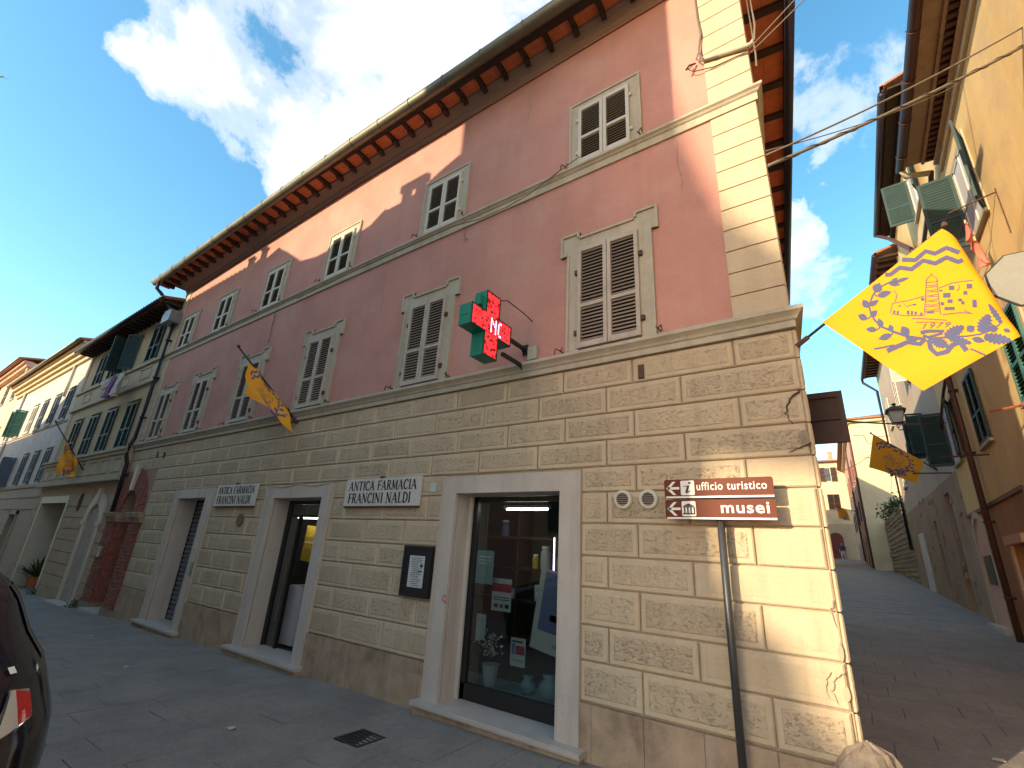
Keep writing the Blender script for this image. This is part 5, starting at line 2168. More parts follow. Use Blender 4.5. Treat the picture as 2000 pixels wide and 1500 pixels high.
# --- direction sign on its pole
SP = -.925
t = thing('direction_sign', 'brown tourist direction sign with white arrows on a grey pole by the corner', 'road sign', (SP, -.12, gz(SP, -.1)))
mb = MB(FAC)
mb.tube([(SP, .115, gz(SP, -.1) - .1), (SP, .115, 2.50)], .030, 14)
mb.build('pole', M['pole'], t, smooth=True)
d = .165
for q0, q1, body, b0, b1, ic in ((2.353, 2.519, 'ufficio turistico', -1.085, -.535, 'i'), (2.174, 2.341, 'musei', -.90, -.535, 'm')):
    x0, x1 = -1.367, -.487
    mb = MB(FAC)
    r = .018
    out = []
    for cx_, cz_, a_ in ((x1 - r, q1 - r, 0), (x0 + r, q1 - r, 90), (x0 + r, q0 + r, 180), (x1 - r, q0 + r, 270)):
        out += [(cx_ + r * math.cos(R(a_ + 30 * k)), cz_ + r * math.sin(R(a_ + 30 * k))) for k in range(4)]
    mb.prism(out, d, d + .012)
    pan = mb.build('sign_panel', M['signbrown'], t)
    mb = MB(FAC, fix=False)
    D_ = d + .0135
    mb.quad((x0 + .012, D_, q0 + .003), (x1 - .004, D_, q0 + .003), (x1 - .004, D_, q0 + .018), (x0 + .012, D_, q0 + .018))
    # arrow
    ax, az, al = x0 + .018, (q0 + q1) / 2 + .006, .115
    w_ = .011
    mb.quad((ax + .012, D_, az - w_), (ax + al, D_, az - w_), (ax + al, D_, az + w_), (ax + .012, D_, az + w_))
    for sg in (1, -1):
        p = [(ax, az), (ax + .058, az + sg * .058), (ax + .086, az + sg * .058), (ax + .030, az)]
        mb.add([(a, D_, b) for a, b in p], [(0, 1, 2, 3)])
    text_on(mb, body, b0, b1, az - (.022 if ic == 'i' else .036), az + (.048 if ic == 'i' else .053), D_, bold=.010 if ic == 'i' else .018, spacing=1.12)
    # pictogram square
    s0, s1, z0, z1 = x0 + .145, x0 + .264, q0 + .027, q1 - .012
    r = .012
    out = []
    for cx_, cz_, a_ in ((s1 - r, z1 - r, 0), (s0 + r, z1 - r, 90), (s0 + r, z0 + r, 180), (s1 - r, z0 + r, 270)):
        out += [(cx_ + r * math.cos(R(a_ + 30 * k)), cz_ + r * math.sin(R(a_ + 30 * k))) for k in range(4)]
    mb.add([(a, D_, b) for a, b in out], [tuple(range(len(out)))])
    mb.build('lettering', M['white'], pan, kind='stuff')
    mb = MB(FAC, fix=False)
    D2 = D_ + .0015
    if ic == 'i':
        c_ = (s0 + s1) / 2
        P = [(c_ - .035, az + .018), (c_ + .020, az + .024), (c_ + .002, az - .030), (c_ + .026, az - .022), (c_ + .022, az - .030), (c_ - .008, az - .048), (c_ - .022, az - .040), (c_ - .004, az + .014), (c_ - .034, az + .011)]
        mb.add([(a, D2, b) for a, b in P], [tuple(range(len(P)))])
        mb.add([(c_ + .020 + .013 * math.cos(k * .785), D2, az + .044 + .011 * math.sin(k * .785)) for k in range(8)], [tuple(range(8))])
    else:
        c_, w2 = (s0 + s1) / 2, .048
        mb.add([(c_ - w2, D2, az + .024), (c_ + w2, D2, az + .024), (c_, D2, az + .046)], [(0, 1, 2)])
        mb.quad((c_ - w2 - .004, D2, az - .048), (c_ + w2 + .004, D2, az - .048), (c_ + w2 + .004, D2, az - .036), (c_ - w2 - .004, D2, az - .036))
        mb.quad((c_ - w2, D2, az + .012), (c_ + w2, D2, az + .012), (c_ + w2, D2, az + .022), (c_ - w2, D2, az + .022))
        for k in range(4):
            a_ = c_ - w2 + .006 + k * .0275
            mb.quad((a_, D2, az - .036), (a_ + .012, D2, az - .036), (a_ + .012, D2, az + .012), (a_, D2, az + .012))
    mb.build('pictogram', M['navy'], pan, kind='stuff')
    mb = MB(FAC)
    mb.box(SP - .05, SP + .05, .08, d, (q0 + q1) / 2 - .015, (q0 + q1) / 2 + .015)
    mb.build('clamp', M['pole'], t)

# ================================================================== SHOP WINDOW GOODS AND DOOR FITTINGS


def goods(name, label, cat, s, d, z, w, h, th, m, prints=(), tilt=0, group=None):
    t = thing(name, label, cat, FAC(s, d, z), group)
    f2 = Frame(FAC(s, d, z), FAC.ux, (Vector((0, -1, 0)) + Vector((0, 0, 0))).normalized())
    ca, sa = math.cos(R(tilt)), math.sin(R(tilt))

    def q(x, y):
        return (x * ca - y * sa, x * sa + y * ca)
    mb = MB(f2)
    mb.prism([q(-w / 2, 0), q(w / 2, 0), q(w / 2, h), q(-w / 2, h)], -th, 0)
    mb.build('sheet' if th < .02 else 'box', m, t)
    for x0, x1, y0, y1, pm in prints:
        mb = MB(f2, fix=False)
        P = [q(x0 * w - w / 2, y0 * h), q(x1 * w - w / 2, y0 * h), q(x1 * w - w / 2, y1 * h), q(x0 * w - w / 2, y1 * h)]
        mb.add([(a, .002, b) for a, b in P], [(0, 1, 2, 3)])
        mb.build('print', pm, t)
    return t


lines = [(.12, .85, .86 - .09 * i, .83 - .09 * i + .05 * 0 - .02 + .025, M['navy']) for i in range(0)]
goods('poster', 'pale teal notice stuck inside the shop window, upper left', 'poster', -3.78, -.345, 1.44, .27, .38, .004, M['poster_t'], [(.15, .85, .80, .83, M['white']), (.15, .85, .70, .72, M['white']), (.15, .7, .60, .62, M['white'])])
goods('poster', 'white sheet with crimson band hung in the shop window', 'poster', -3.61, -.50, 1.15, .29, .36, .004, M['paper'], [(0, 1, .58, .84, M['poster_r']), (.1, .9, .64, .67, M['white']), (.1, .9, .40, .43, M['navy']), (.1, .9, .33, .36, M['navy']), (.15, .35, .1, .22, M['navy']), (.45, .6, .1, .22, M['navy']), (.7, .9, .1, .22, M['navy'])])
goods('poster', 'large blue and white advertising board leaning in the shop window', 'poster', -2.89, -.47, .80, .56, .84, .01, M['paper'], [(.12, 1, .24, .97, M['poster_b']), (.50, .62, .45, .74, M['paper']), (.36, .72, .38, .46, M['poster_r']), (.5, .8, .08, .12, M['poster_t'])], tilt=-9)
goods('leaflet', 'small white leaflet with red square at the bottom of the shop window', 'leaflet', -3.27, -.40, .64, .20, .28, .004, M['paper'], [(.35, .95, .42, .72, M['poster_r']), (.1, .8, .84, .9, M['navy']), (.1, .3, .4, .8, M['poster_b']), (.1, .9, .2, .23, M['poster_b'])])
goods('leaflet', 'pale sheet on the left edge of the shop window', 'leaflet', -3.78, -.355, .84, .14, .27, .004, M['paper'], [(.15, .85, .8, .83, M['poster_t']), (.15, .85, .7, .72, M['poster_t'])])
for i, (s, z, w, h, m, lab) in enumerate(((-3.50, 1.63, .14, .26, 'paper', 'tall pale tub on the upper shelf in the shop window'), (-3.66, 1.63, .09, .16, 'poster_y', 'small yellow jar on the upper shelf in the shop window'), (-3.98, 1.23, .16, .12, 'whitepanel', 'low white carton on the middle shelf in the shop window'), (-3.22, 1.63, .13, .15, 'poster_t', 'green carton at the right end of the upper shelf'), (-3.52, 1.23, .18, .2, 'paper', 'square pale carton on the middle shelf'), (-4.2, 2.03, .12, .2, 'poster_b', 'blue bottle on the top shelf in the shop window'), (-3.4, .78, .2, .16, 'poster_r', 'crimson carton on the lower shelf of the shop'))):
    t = thing('product', lab, 'product', FAC(s, -1.28, z), 'goods on the shop shelves')
    mb = MB(FAC)
    if i in (0, 1, 5):
        cc = FAC(s, -1.32, z)
        m2 = MB()
        m2.lathe([(w / 2, 0), (w / 2, h * .82), (w * .36, h * .88), (w * .36, h)], (cc.x, cc.y, cc.z), 14)
        m2.build('body', M[m], t, smooth=False)
        m2 = MB()
        m2.lathe([(w * .40, 0), (w * .40, h * .12)], (cc.x, cc.y, cc.z + h), 14)
        m2.build('lid', M['white'], t)
    else:
        mb.box(s - w / 2, s + w / 2, -1.40, -1.24, z, z + h)
        mb.build('body', M[m], t)
        mb = MB(FAC)
        mb.box(s - w * .35, s + w * .35, -1.242, -1.237, z + h * .3, z + h * .6)
        mb.build('label', M['white'], t)
# white flowers in a pot
t = thing('flower_pot', 'white flowers in a pale pot behind the shop window', 'flowers', FAC(-3.78, -.6, .34))
c = FAC(-3.78, -.6, .34)
mb = MB()
mb.lathe([(.07, 0), (.10, .20), (.11, .22)], tuple(c), 14)
mb.build('pot', M['paper'], t)
mb = MB(fix=False)
rr = random.Random(8)
for i in range(60):
    p = c + Vector((rr.gauss(0, .09), rr.gauss(0, .07), .28 + rr.uniform(0, .26)))
    for k in range(4):
        a = Vector((rr.uniform(-1, 1), rr.uniform(-1, 1), rr.uniform(-.5, 1))).normalized() * .045
        b = a.cross(Vector((.3, .5, .8))).normalized() * .015
        mb.add([p, p + a * .6 + b, p + a, p + a * .6 - b], [(0, 1, 2, 3)])
mb.build('petals', M['white'], t, kind='stuff')
# glass bowl like bags at the bottom
for lab, s, r in (('round pale green bag at the right bottom of the shop window', -3.0, .12), ('pale green bag left of the round one in the shop window', -3.28, .09)):
    t = thing('pale_bag', lab, 'bag', FAC(s, -.65, .34), 'pale bags in the shop window')
    c = FAC(s, -.65, .34)
    mb = MB()
    mb.lathe([(r * .6, 0), (r, r * .6), (r * .95, r * 1.1), (r * .5, r * 1.6), (r * .7, r * 1.9)], tuple(c), 16)
    mb.build('body', M['poster_t'], t, smooth=True)
# light strip in the shop and inside the pharmacy door
for lab, p in (('lit tube lamp under the shop ceiling', (-3.5, -.8, 2.36)), ('lit tube lamp inside the pharmacy door', (-8.75, -1.0, 2.22))):
    t = thing('tube_lamp', lab, 'lamp', FAC(*p), 'tube lamps in the shop')
    mb = MB(FAC)
    mb.tube([(p[0] - .32, p[1], p[2]), (p[0] + .32, p[1], p[2])], .012, 8)
    mb.build('tube', M['tube'], t)
    mb = MB(FAC)
    mb.box(p[0] - .36, p[0] + .36, p[1] - .03, p[1] + .03, p[2] + .014, p[2] + .05)
    mb.build('fitting', M['white'], t)
goods('poster', 'yellow poster behind the open pharmacy door', 'poster', -8.85, -1.2, 1.42, .42, .66, .01, M['poster_y'], [(.1, .9, .5, .56, M['white']), (.1, .9, .3, .36, M['ochre'])], tilt=-3)
goods('counter_front', 'white counter panel standing inside the middle door', 'counter', -8.10, -.60, .155, .46, .90, .35, M['whitepanel'])
t = thing('light_strip', 'upright lit strip lamp at the back of the shop window', 'lamp', FAC(-3.07, -.8, 1.5))
mb = MB(FAC)
mb.tube([(-3.07, -.8, 1.52), (-3.07, -.8, 2.02)], .008, 8)
mb.build('tube', flat('violet_lit_strip', (.75, .55, 1.0), .4, emit=3.0), t)
mb = MB(FAC)
mb.box(-3.09, -3.05, -.83, -.812, 1.46, 2.06)
mb.build('fitting', M['metaldark'], t)
# red scribble on the jamb
t = thing('red_scribble', 'small red spray paint scribble on the left jamb of the shop window', 'graffiti', FAC(-4.1, .033, 1.23))
mb = MB(FAC)
cx_, cz_ = -4.03, 1.27
mb.tube([(cx_ - .012 + .026 * math.cos(a * .5), .034, cz_ + .034 * math.sin(a * .5)) for a in range(12)] + [(cx_ + .02, .034, cz_ - .05)], .006, 4)
mb.build('paint', M['redpaint'], t)

# corner guard stone
t = thing('corner_stone', 'worn rounded guard stone at the foot of the house corner', 'stone', (-.15, -.02, gz(-.15, 0)))
mb = MB(fix=False)
rr = random.Random(12)
n, k = 26, 14
pts = []
for i in range(k):
    f_ = i / (k - 1)
    for j in range(n):
        a = 2 * math.pi * j / n
        r = (.25 * (1 - f_ ** 2.4) ** .55 + .03) * (1 + rr.uniform(-.10, .08) + .10 * math.sin(3 * a + 1) * (1 - f_ * .5))
        pts.append((-.16 + r * math.cos(a), .01 + r * math.sin(a) * .9, gz(-.1, 0) - .06 + f_ * .63 + rr.uniform(-.012, .012)))
mb.add(pts, [(i * n + j, i * n + (j + 1) % n, (i + 1) * n + (j + 1) % n, (i + 1) * n + j) for i in range(k - 1) for j in range(n)] + [tuple(range((k - 1) * n, k * n))])
mb.build('stone', M['bollard'], t, smooth=False)

# drain grate in the paving
t = thing('drain_grate', 'square iron drain grate let into the street paving', 'drain', (-4.1, -.94, gz(-4.1, -.94)))
gc = Vector((-4.10, -.945, gz(-4.1, -.945)))
mb = MB()
for a, b, c_, e_ in ((-.17, .17, -.17, -.135), (-.17, .17, .135, .17), (-.17, -.135, -.135, .135), (.135, .17, -.135, .135)):
    mb.box(gc.x + a, gc.x + b, gc.y + c_, gc.y + e_, gc.z - .02, gc.z + .008)
mb.build('frame', M['metaldark'], t)
for i in range(5):
    mb = MB()
    y = gc.y - .135 + .032 + i * .054
    mb.box(gc.x - .135, gc.x + .135, y - .012, y + .012, gc.z - .02, gc.z + .006)
    mb.build('bar', M['metaldark'], t)
mb = MB(fix=False)
mb.quad((gc.x - .14, gc.y - .14, gc.z + .0035), (gc.x + .14, gc.y - .14, gc.z + .0035), (gc.x + .14, gc.y + .14, gc.z + .0035), (gc.x - .14, gc.y + .14, gc.z + .0035))
mb.build('shaft', M['dark'], t)

# bits of litter
for i, (x, y, lab) in enumerate(((-11.6, -1.0, 'white paper scrap on the paving before the roller shutter'), (-8.6, -1.4, 'white scrap lying on the street near the middle door'), (-5.2, -1.6, 'pale flattened scrap on the street left of the drain grate'), (.75, 2.3, 'white scrap on the alley paving by the corner'))):
    t = thing('paper_scrap', lab, 'litter', (x, y, gz(x, y)), 'scraps on the paving')
    mb = MB(fix=False)
    z = gz(x, y) + .006
    w = (.05, .045, .05, .05)[i]
    mb.add([(x - w, y - w * .5, z), (x + w, y - w * .7, z), (x + w * .8, y + w * .5, z + .012), (x - w * .6, y + w * .8, z + .004)], [(0, 1, 2), (0, 2, 3)])
    mb.build('paper', M['paper'] if i != 2 else M['trav'], t)

# ================================================================== FLAGS
# the printed emblem, traced in the flag's own flat coordinates (units of its drawing, y down)
FL, FT, FB = Vector((235, 1030)), Vector((1270, 210)), Vector((1124, 1618))


def to_ab(p):
    v = Vector(p) - FL
    e1, e2 = FT - FL, FB - FL
    det = e1.x * e2.y - e1.y * e2.x
    return ((v.x * e2.y - v.y * e2.x) / det, (e1.x * v.y - e1.y * v.x) / det)


def emblem():
    """list of small polygons in drawing coordinates"""
    out = []

    def stroke(pts, w, w2=None):
        pts = [Vector(p) for p in pts]
        # densify so that the print follows the cloth
        q = []
        for a, b in zip(pts, pts[1:]):
            n = max(1, int((b - a).length / 45))
            q += [a + (b - a) * i / n for i in range(n)]
        q.append(pts[-1])
        L, Rr = [], []
        for i, p in enumerate(q):
            t = (q[min(i + 1, len(q) - 1)] - q[max(0, i - 1)]).normalized()
            n = Vector((-t.y, t.x))
            ww = w if w2 is None else w + (w2 - w) * i / (len(q) - 1)
            L.append(p + n * ww / 2)
            Rr.append(p - n * ww / 2)
        for i in range(len(q) - 1):
            out.append([L[i], L[i + 1], Rr[i + 1], Rr[i]])

    def leaf2(a, b, w):
        w = w * 1.3
        a, b = Vector(a), Vector(b)
        t = b - a
        n = Vector((-t.y, t.x)).normalized()
        pr = [(0, .08), (.2, .75), (.45, 1), (.7, .75), (1, 0)]
        for (u0, k0), (u1, k1) in zip(pr, pr[1:]):
            out.append([a + t * u0 + n * w * k0, a + t * u1 + n * w * k1, a + t * u1 - n * w * k1, a + t * u0 - n * w * k0])

    def oak(a, b, w):
        a, b = Vector(a), Vector(b)
        t = b - a
        n = Vector((-t.y, t.x)).normalized()
        m = 12
        prev = None
        for i in range(m + 1):
            u = i / m
            k = (math.sin(math.pi * min(1, u * .85 + .12)) ** .7) * (1 + .22 * (1 if i % 2 else -1))
            if i == m:
                k = .1
            cur = (a + t * u + n * w * k, a + t * u - n * w * k)
            if prev:
                out.append([prev[0], cur[0], cur[1], prev[1]])
            prev = cur

    def rect(cx, cy, w, h):
        out.append([Vector((cx - w, cy - h)), Vector((cx + w, cy - h * .9)), Vector((cx + w, cy + h)), Vector((cx - w, cy + h * .9))])
    stroke([(945, 470), (1055, 488), (1140, 412), (1215, 445), (1305, 400), (1405, 455)], 40)
    stroke([(800, 600), (845, 605), (925, 545), (1025, 572), (1120, 500), (1215, 538), (1305, 490), (1395, 538), (1430, 520)], 40)
    stroke([(1130, 1195), (1000, 1170), (890, 1130), (790, 1085), (720, 1020), (680, 950), (665, 880), (690, 800), (730, 730), (800, 695), (850, 672)], 24, 12)
    ST_ = [(1130, 1195), (1000, 1170), (890, 1130), (790, 1085), (720, 1020), (680, 950), (665, 880), (690, 800), (730, 730), (800, 695), (850, 672)]
    STEM = [(a[0] + (b[0] - a[0]) * k / 6, a[1] + (b[1] - a[1]) * k / 6) for a, b in zip(ST_, ST_[1:]) for k in range(7)]
    for a, b, w in (((845, 690), (910, 638), 14), ((880, 682), (1008, 648), 14), ((845, 700), (935, 705), 13), ((715, 765), (755, 675), 36), ((735, 800), (858, 765), 24), ((655, 900), (606, 825), 25), ((670, 885), (748, 835), 18),
                    ((650, 1005), (566, 965), 24), ((680, 985), (738, 928), 22), ((780, 1088), (752, 1000), 22), ((740, 1105), (640, 1098), 20), ((868, 1120), (848, 1062), 18), ((870, 1150), (752, 1190), 22), ((1000, 1168), (948, 1082), 30), ((985, 1190), (1100, 1190), 18), ((1290, 1190), (1200, 1235), 0)):
        if w:
            leaf2(a, b, w)
            q = min(STEM, key=lambda c: (c[0] - a[0]) ** 2 + (c[1] - a[1]) ** 2)
            if (q[0] - a[0]) ** 2 + (q[1] - a[1]) ** 2 > 60:
                stroke([q, a], 11)
    stroke([(1160, 1195), (1300, 1182), (1450, 1178), (1540, 1165), (1620, 1130), (1680, 1080)], 18, 10)
    for a, b, w in (((1290, 1180), (1425, 1095), 42), ((1545, 1150), (1605, 1000), 46), ((1565, 1185), (1745, 1222), 42), ((1195, 1200), (1310, 1262), 40), ((1320, 1195), (1475, 1240), 30), ((1690, 1075), (1605, 915), 20)):
        oak(a, b, w)
    for a, b, w in (((1448, 1135), (1503, 1095), 25), ((1480, 1200), (1570, 1225), 20), ((1600, 1118), (1668, 1118), 26), ((1700, 1125), (1745, 1150), 14)):
        leaf2(a, b, w)
    stroke([(1100, 1142), (1160, 1130), (1280, 1133)], 30, 22)
    stroke([(1120, 1165), (1160, 1180), (1270, 1150)], 26, 16)
    stroke([(1140, 1190), (1095, 1235), (1000, 1215), (930, 1245), (830, 1290)], 34, 40)
    stroke([(1165, 1200), (1180, 1275), (1225, 1325), (1300, 1305), (1340, 1250), (1395, 1232), (1440, 1300)], 38, 42)
    stroke([(720, 1275), (890, 1240)], 14)
    stroke([(1465, 1285), (1570, 1332)], 12)
    # the little town: tower, roofs, palace
    for pts in (((1145, 690), (1128, 1000)), ((1228, 690), (1252, 998)), ((1140, 700), (1150, 670), (1185, 640), (1225, 668), (1236, 700)), ((1185, 640), (1185, 622)), ((850, 960), (870, 872), (990, 858), (1095, 835), (1125, 828)), ((862, 965), (960, 990), (1120, 1000)),
                ((880, 755), (905, 800), (890, 860)), ((1242, 765), (1350, 722), (1500, 708)), ((1270, 1000), (1400, 985), (1490, 992)), ((1430, 965), (1470, 990)), ((1030, 1020), (1300, 1045)), ((1060, 1055), (1230, 1058)), ((960, 880), (985, 910), (1060, 890)), ((1390, 740), (1400, 770), (1380, 800))):
        stroke(pts, 6)
    for i in range(13):
        y = 705 + i * 22
        stroke([(1140 - i * .9, y), (1185, y + 12 * (i % 2)), (1232 + i * 1.4, y)], 5)
    for cx, cy, w, h in ((1340, 768, 20, 20), (1472, 762, 20, 22), (1302, 834, 28, 22), (1325, 887, 19, 16), (1266, 906, 13, 14), (1258, 788, 12, 8), (1440, 820, 14, 17), (1505, 912, 16, 32), (1320, 950, 38, 13),
                         (885, 950, 9, 14), (915, 958, 9, 14), (1000, 965, 10, 18), (1030, 970, 8, 18), (1060, 975, 9, 14), (930, 900, 12, 6), (1050, 900, 14, 6), (1115, 855, 12, 14), (1400, 880, 14, 12), (1420, 905, 12, 14), (1175, 975, 30, 10), (1105, 985, 9, 12)):
        rect(cx, cy, w, h)
    return out


EMB = emblem()


def year_polys():
    v, f = text_pts('1979', 1, .0, 1.25, .35)
    x0, x1 = min(p[0] for p in v), max(p[0] for p in v)
    P = [Vector((1115 + (p[0] - x0) / (x1 - x0) * 215, 1112 - p[1] * 62 - 12 * (p[0] - x0) / (x1 - x0))) for p in v]
    return [[P[i] for i in q] for q in f]


YEAR = year_polys()


def flag(label, base, tip, fn, bmax=lambda a: 1.0, n=28, year=True, group='yellow flags on poles', pole_r=.014, amin=0.0, amax=1.0, bracket=True, strokes=True):
    """fn(a, b) gives the cloth's point: a along the pole, b away from it"""
    t = thing('flag', label, 'flag', base, group)
    mb = MB(fix=False)
    pts = [fn(amin + (amax - amin) * i / n, bmax(amin + (amax - amin) * i / n) * j / n) for i in range(n + 1) for j in range(n + 1)]
    mb.add(pts, [(i * (n + 1) + j, i * (n + 1) + j + 1, (i + 1) * (n + 1) + j + 1, (i + 1) * (n + 1) + j) for i in range(n) for j in range(n)])
    cl = mb.build('cloth', M['yellowflag'], t, smooth=True)

    def off(a, b, k):
        p = fn(a, b)
        u_, v_ = fn(a + .01, b) - p, fn(a, b + .01) - p
        return p + u_.cross(v_).normalized() * k
    for k in (.004, -.004):
        mb = MB(fix=False)
        for poly in EMB + (YEAR if year else []):
            ab = [to_ab(p) for p in poly]
            mb.add([off(a, b, k) for a, b in ab], [tuple(range(len(ab)))])
        mb.build('emblem', M['flagblue'], cl, kind='stuff')
    mb = MB()
    mb.tube([base, tip], pole_r, 8)
    pl = mb.build('flag_pole', M['blackiron'], t, smooth=True)
    mb = MB()
    d = (Vector(tip) - Vector(base)).normalized()
    mb.tube([Vector(base) - d * .02, Vector(base) + d * .10], pole_r * 1.9, 8)
    mb.build('pole_socket', M['iron'], t)
    mb = MB()
    mb.lathe([(.001, -.01), (pole_r * 1.7, .0), (pole_r * 1.9, .02), (pole_r, .04), (.001, .05)], tuple(tip), 10)
    mb.build('finial', M['iron'], t)
    return t


# flag at the corner, blown open and folded back along its free end
L3, T3, B3 = Vector((.035, -.02, 3.855)), Vector((.93, -.04, 4.47)), Vector((.575, -.06, 3.14))
E1, E2 = T3 - L3, B3 - L3
l1, l2 = E1.length, E2.length
U1, U2 = E1.normalized(), (E2 - E1.normalized() * E2.dot(E1.normalized())).normalized()
NB = Vector((0, 1, 0))
fp0 = E1 * 1.0
fp1 = E1 * .56 + E2 * 1.06
fd = (fp1 - fp0).normalized()
fnorm = (U1 - fd * U1.dot(fd)).normalized()


def flag1(a, b):
    q = E1 * a + E2 * b
    s = (q - fp0).dot(fnorm)
    r = .055
    p = Vector(q)
    back = 0.0
    if s > 0:
        base_ = q - fnorm * s
        if s < math.pi * r:
            p = base_ + fnorm * (r * math.sin(s / r))
            back = r * (1 - math.cos(s / r))
        else:
            p = base_ - fnorm * (s - math.pi * r) * .9
            back = 2 * r + .02 * math.sin(9 * s)
    wv = .016 * math.sin(7 * a + 2.5 * b) * min(1, b * 2) + .010 * math.sin(13 * b - 5 * a) * b + .02 * b * math.sin(4.2 * a + .8)
    wr = .010 * math.sin(30 * (b - 1) + 16 * a) * max(0, b - .75) * 4 * max(0, a - .1)
    return L3 + p + NB * (back + wv + wr)


flag('large sunlit yellow flag with blue wreath and town emblem at the house corner', (-.17, .02, 3.70), (.955, -.03, 4.485), flag1, bmax=lambda a: 1.0 + .14 * a, n=44, pole_r=.012)


def bil(L, T, Bc, Rc, amp, fr_=(5, 7), ph=0.0, nn=None):
    L, T, Bc, Rc = Vector(L), Vector(T), Vector(Bc), Vector(Rc)
    nn = nn or ((T - L).cross(Bc - L)).normalized()

    def fn(a, b):
        p = (L * (1 - a) + T * a) * (1 - b) + (Bc * (1 - a) + Rc * a) * b
        return p + nn * (amp * (math.sin(fr_[0] * b + 3 * a + ph) * min(1, 2 * b) + .5 * math.sin(fr_[1] * a * 2 + 2 * b)))
    return fn


P0, P1 = Vector((-8.07, -.03, 3.83)), Vector((-9.09, -.92, 5.19))
flag('yellow flag hanging half furled from a pole on the middle of the pink house', P0, P1,
     bil(P0 + (P1 - P0) * .24, P0 + (P1 - P0) * .80, (-7.22, -.45, 3.40), (-8.62, -.80, 4.22), .045, (6, 5)), n=26, pole_r=.017)
P0, P1 = Vector((-19.72, -.18, 3.52)), Vector((-20.95, -1.0, 4.98))
flag('small yellow flag drooping from a pole on the ochre house', P0, P1,
     bil(P0 + (P1 - P0) * .15, P0 + (P1 - P0) * .62, P0 + Vector((.05, -.15, -.30)), P0 + (P1 - P0) * .5 + Vector((.25, -.1, -.95)), .07, (6, 5)), n=18, pole_r=.018)
P0, P1 = Vector((2.40, 15.22, 5.02)), Vector((.92, 15.22, 6.34))
flag('yellow flag spread on a pole over the alley beside the street lamp', P0, P1,
     bil((2.12, 15.20, 5.30), (.97, 15.2, 6.28), (1.80, 15.05, 4.60), (.68, 15.0, 5.15), .035, (5, 4), 1.0), n=24, pole_r=.02)
P0, P1 = Vector((.28, 50, 7.15)), Vector((-1.25, 50, 7.6))
flag('distant small yellow flag over the far end of the alley', P0, P1,
     bil((-.4, 50, 7.3), (-1.15, 50, 7.55), (-.25, 50, 6.3), (-1.1, 50, 6.5), .05, (5, 4), 1.0), n=10, year=False, pole_r=.03)

# ================================================================== CABLES


def cable(label, p, q, sag, r=.009, m='cable', twist=0, group='cables over the alley'):
    p, q = Vector(p), Vector(q)
    t = thing('cable', label, 'cable', p, group)
    mb = MB()
    n = 22
    mb.tube([p + (q - p) * i / n - Vector((0, 0, sag * 4 * (i / n) * (1 - i / n))) for i in range(n + 1)], r, 6)
    mb.build('strand', M[m], t, smooth=True)
    if twist:
        mb = MB()
        mb.tube([p + (q - p) * i / (n * 3) - Vector((0, 0, sag * 4 * (i / n / 3) * (1 - i / n / 3))) + Vector((0, math.cos(i * .9), math.sin(i * .9))) * twist for i in range(n * 3 + 1)], r * .6, 5)
        mb.build('strand', M['cabledark'], t, smooth=True)
    return t


def ray_to(x, y, X):
    v = _r * ((x - 1000) / 913.84) + _f + _u * (-(y - 750) / 913.84)
    return CAM + v * (X / v.x)


# anchor points on the two facing walls
cable('upper of the thick cables crossing from the house corner to the yellow wall', (-.17, -.10, 5.78), (2.45, 1.72, 7.86), .06, .010)
cable('thick lowest cable crossing from the house corner to the yellow wall', (-.17, -.10, 5.64), (2.45, 1.86, 7.72), .05, .017, twist=.016)
cable('thin cable looping from the corner up to the yellow wall gutter', (-.17, -.08, 5.85), (2.43, 3.72, 9.20), .10, .006)
cable('upper thin cable leaving the corner bracket towards the sky', (-.16, -.25, 7.15), (2.45, -.9, 8.45), .03, .007)
cable('lower thin cable leaving the corner bracket towards the sky', (-.16, -.25, 7.08), (2.45, -.8, 8.42), .09, .007)
cable('dark cable from the wooden board to the brown house behind the lamp', (.06, .75, 3.16), (2.42, 12.0, 5.75), .04, .010, 'cabledark')
cable('long thin cable high over the far part of the alley', (-1.5, 30, 7.2), (1.9, 36, 9.8), .3, .015, 'cabledark')
t = thing('corner_cables', 'bundle of old cables and pipe on the top of the house corner', 'cable', (-.4, 0, 7.5))
mb = MB(FAC)
mb.tube([(-.66, .03, 7.60), (-.55, .05, 7.56), (-.35, .05, 7.50), (-.16, .06, 7.44), (-.12, .1, 7.42)], .028, 8)
mb.build('pipe', M['trim'], t, smooth=True)
mb = MB(FAC)
mb.tube([(-.68, .02, 9.1), (-.68, .03, 8.4), (-.66, .04, 8.05), (-.70, .05, 7.8), (-.69, .06, 7.66), (-.66, .06, 7.58)], .014, 6)
mb.tube([(-.70, .04, 7.78), (-.74, .05, 7.66), (-.70, .06, 7.58), (-.5, .06, 7.52)], .010, 6)
mb.build('cable', M['cable'], t)
mb = MB(FAC)
mb.tube([(-.80, .03, 7.60), (-.84, .08, 7.52), (-.78, .06, 7.46), (-.55, .04, 7.40), (-.3, .03, 7.40), (-.16, .03, 7.36)], .007, 5)
mb.tube([(-.76, .03, 7.62), (-.82, .09, 7.56), (-.86, .1, 7.50)], .012, 5)
mb.build('hook', M['iron'], t)
mb = MB(FAC)
mb.tube([(-.12, .1, 9.2), (-.12, .1, 7.2), (-.13, .12, 7.0)], .010, 6)
mb.tube([(-.09, .13, 9.2), (-.08, .14, 7.6), (-.11, .12, 7.4)], .012, 6)
mb.build('cable', M['cable'], t)
t = thing('wall_cable', 'thin cable slung along the stone string course of the pink house', 'cable', (-4, 0, 6.7))
mb = MB(FAC)
pts = []
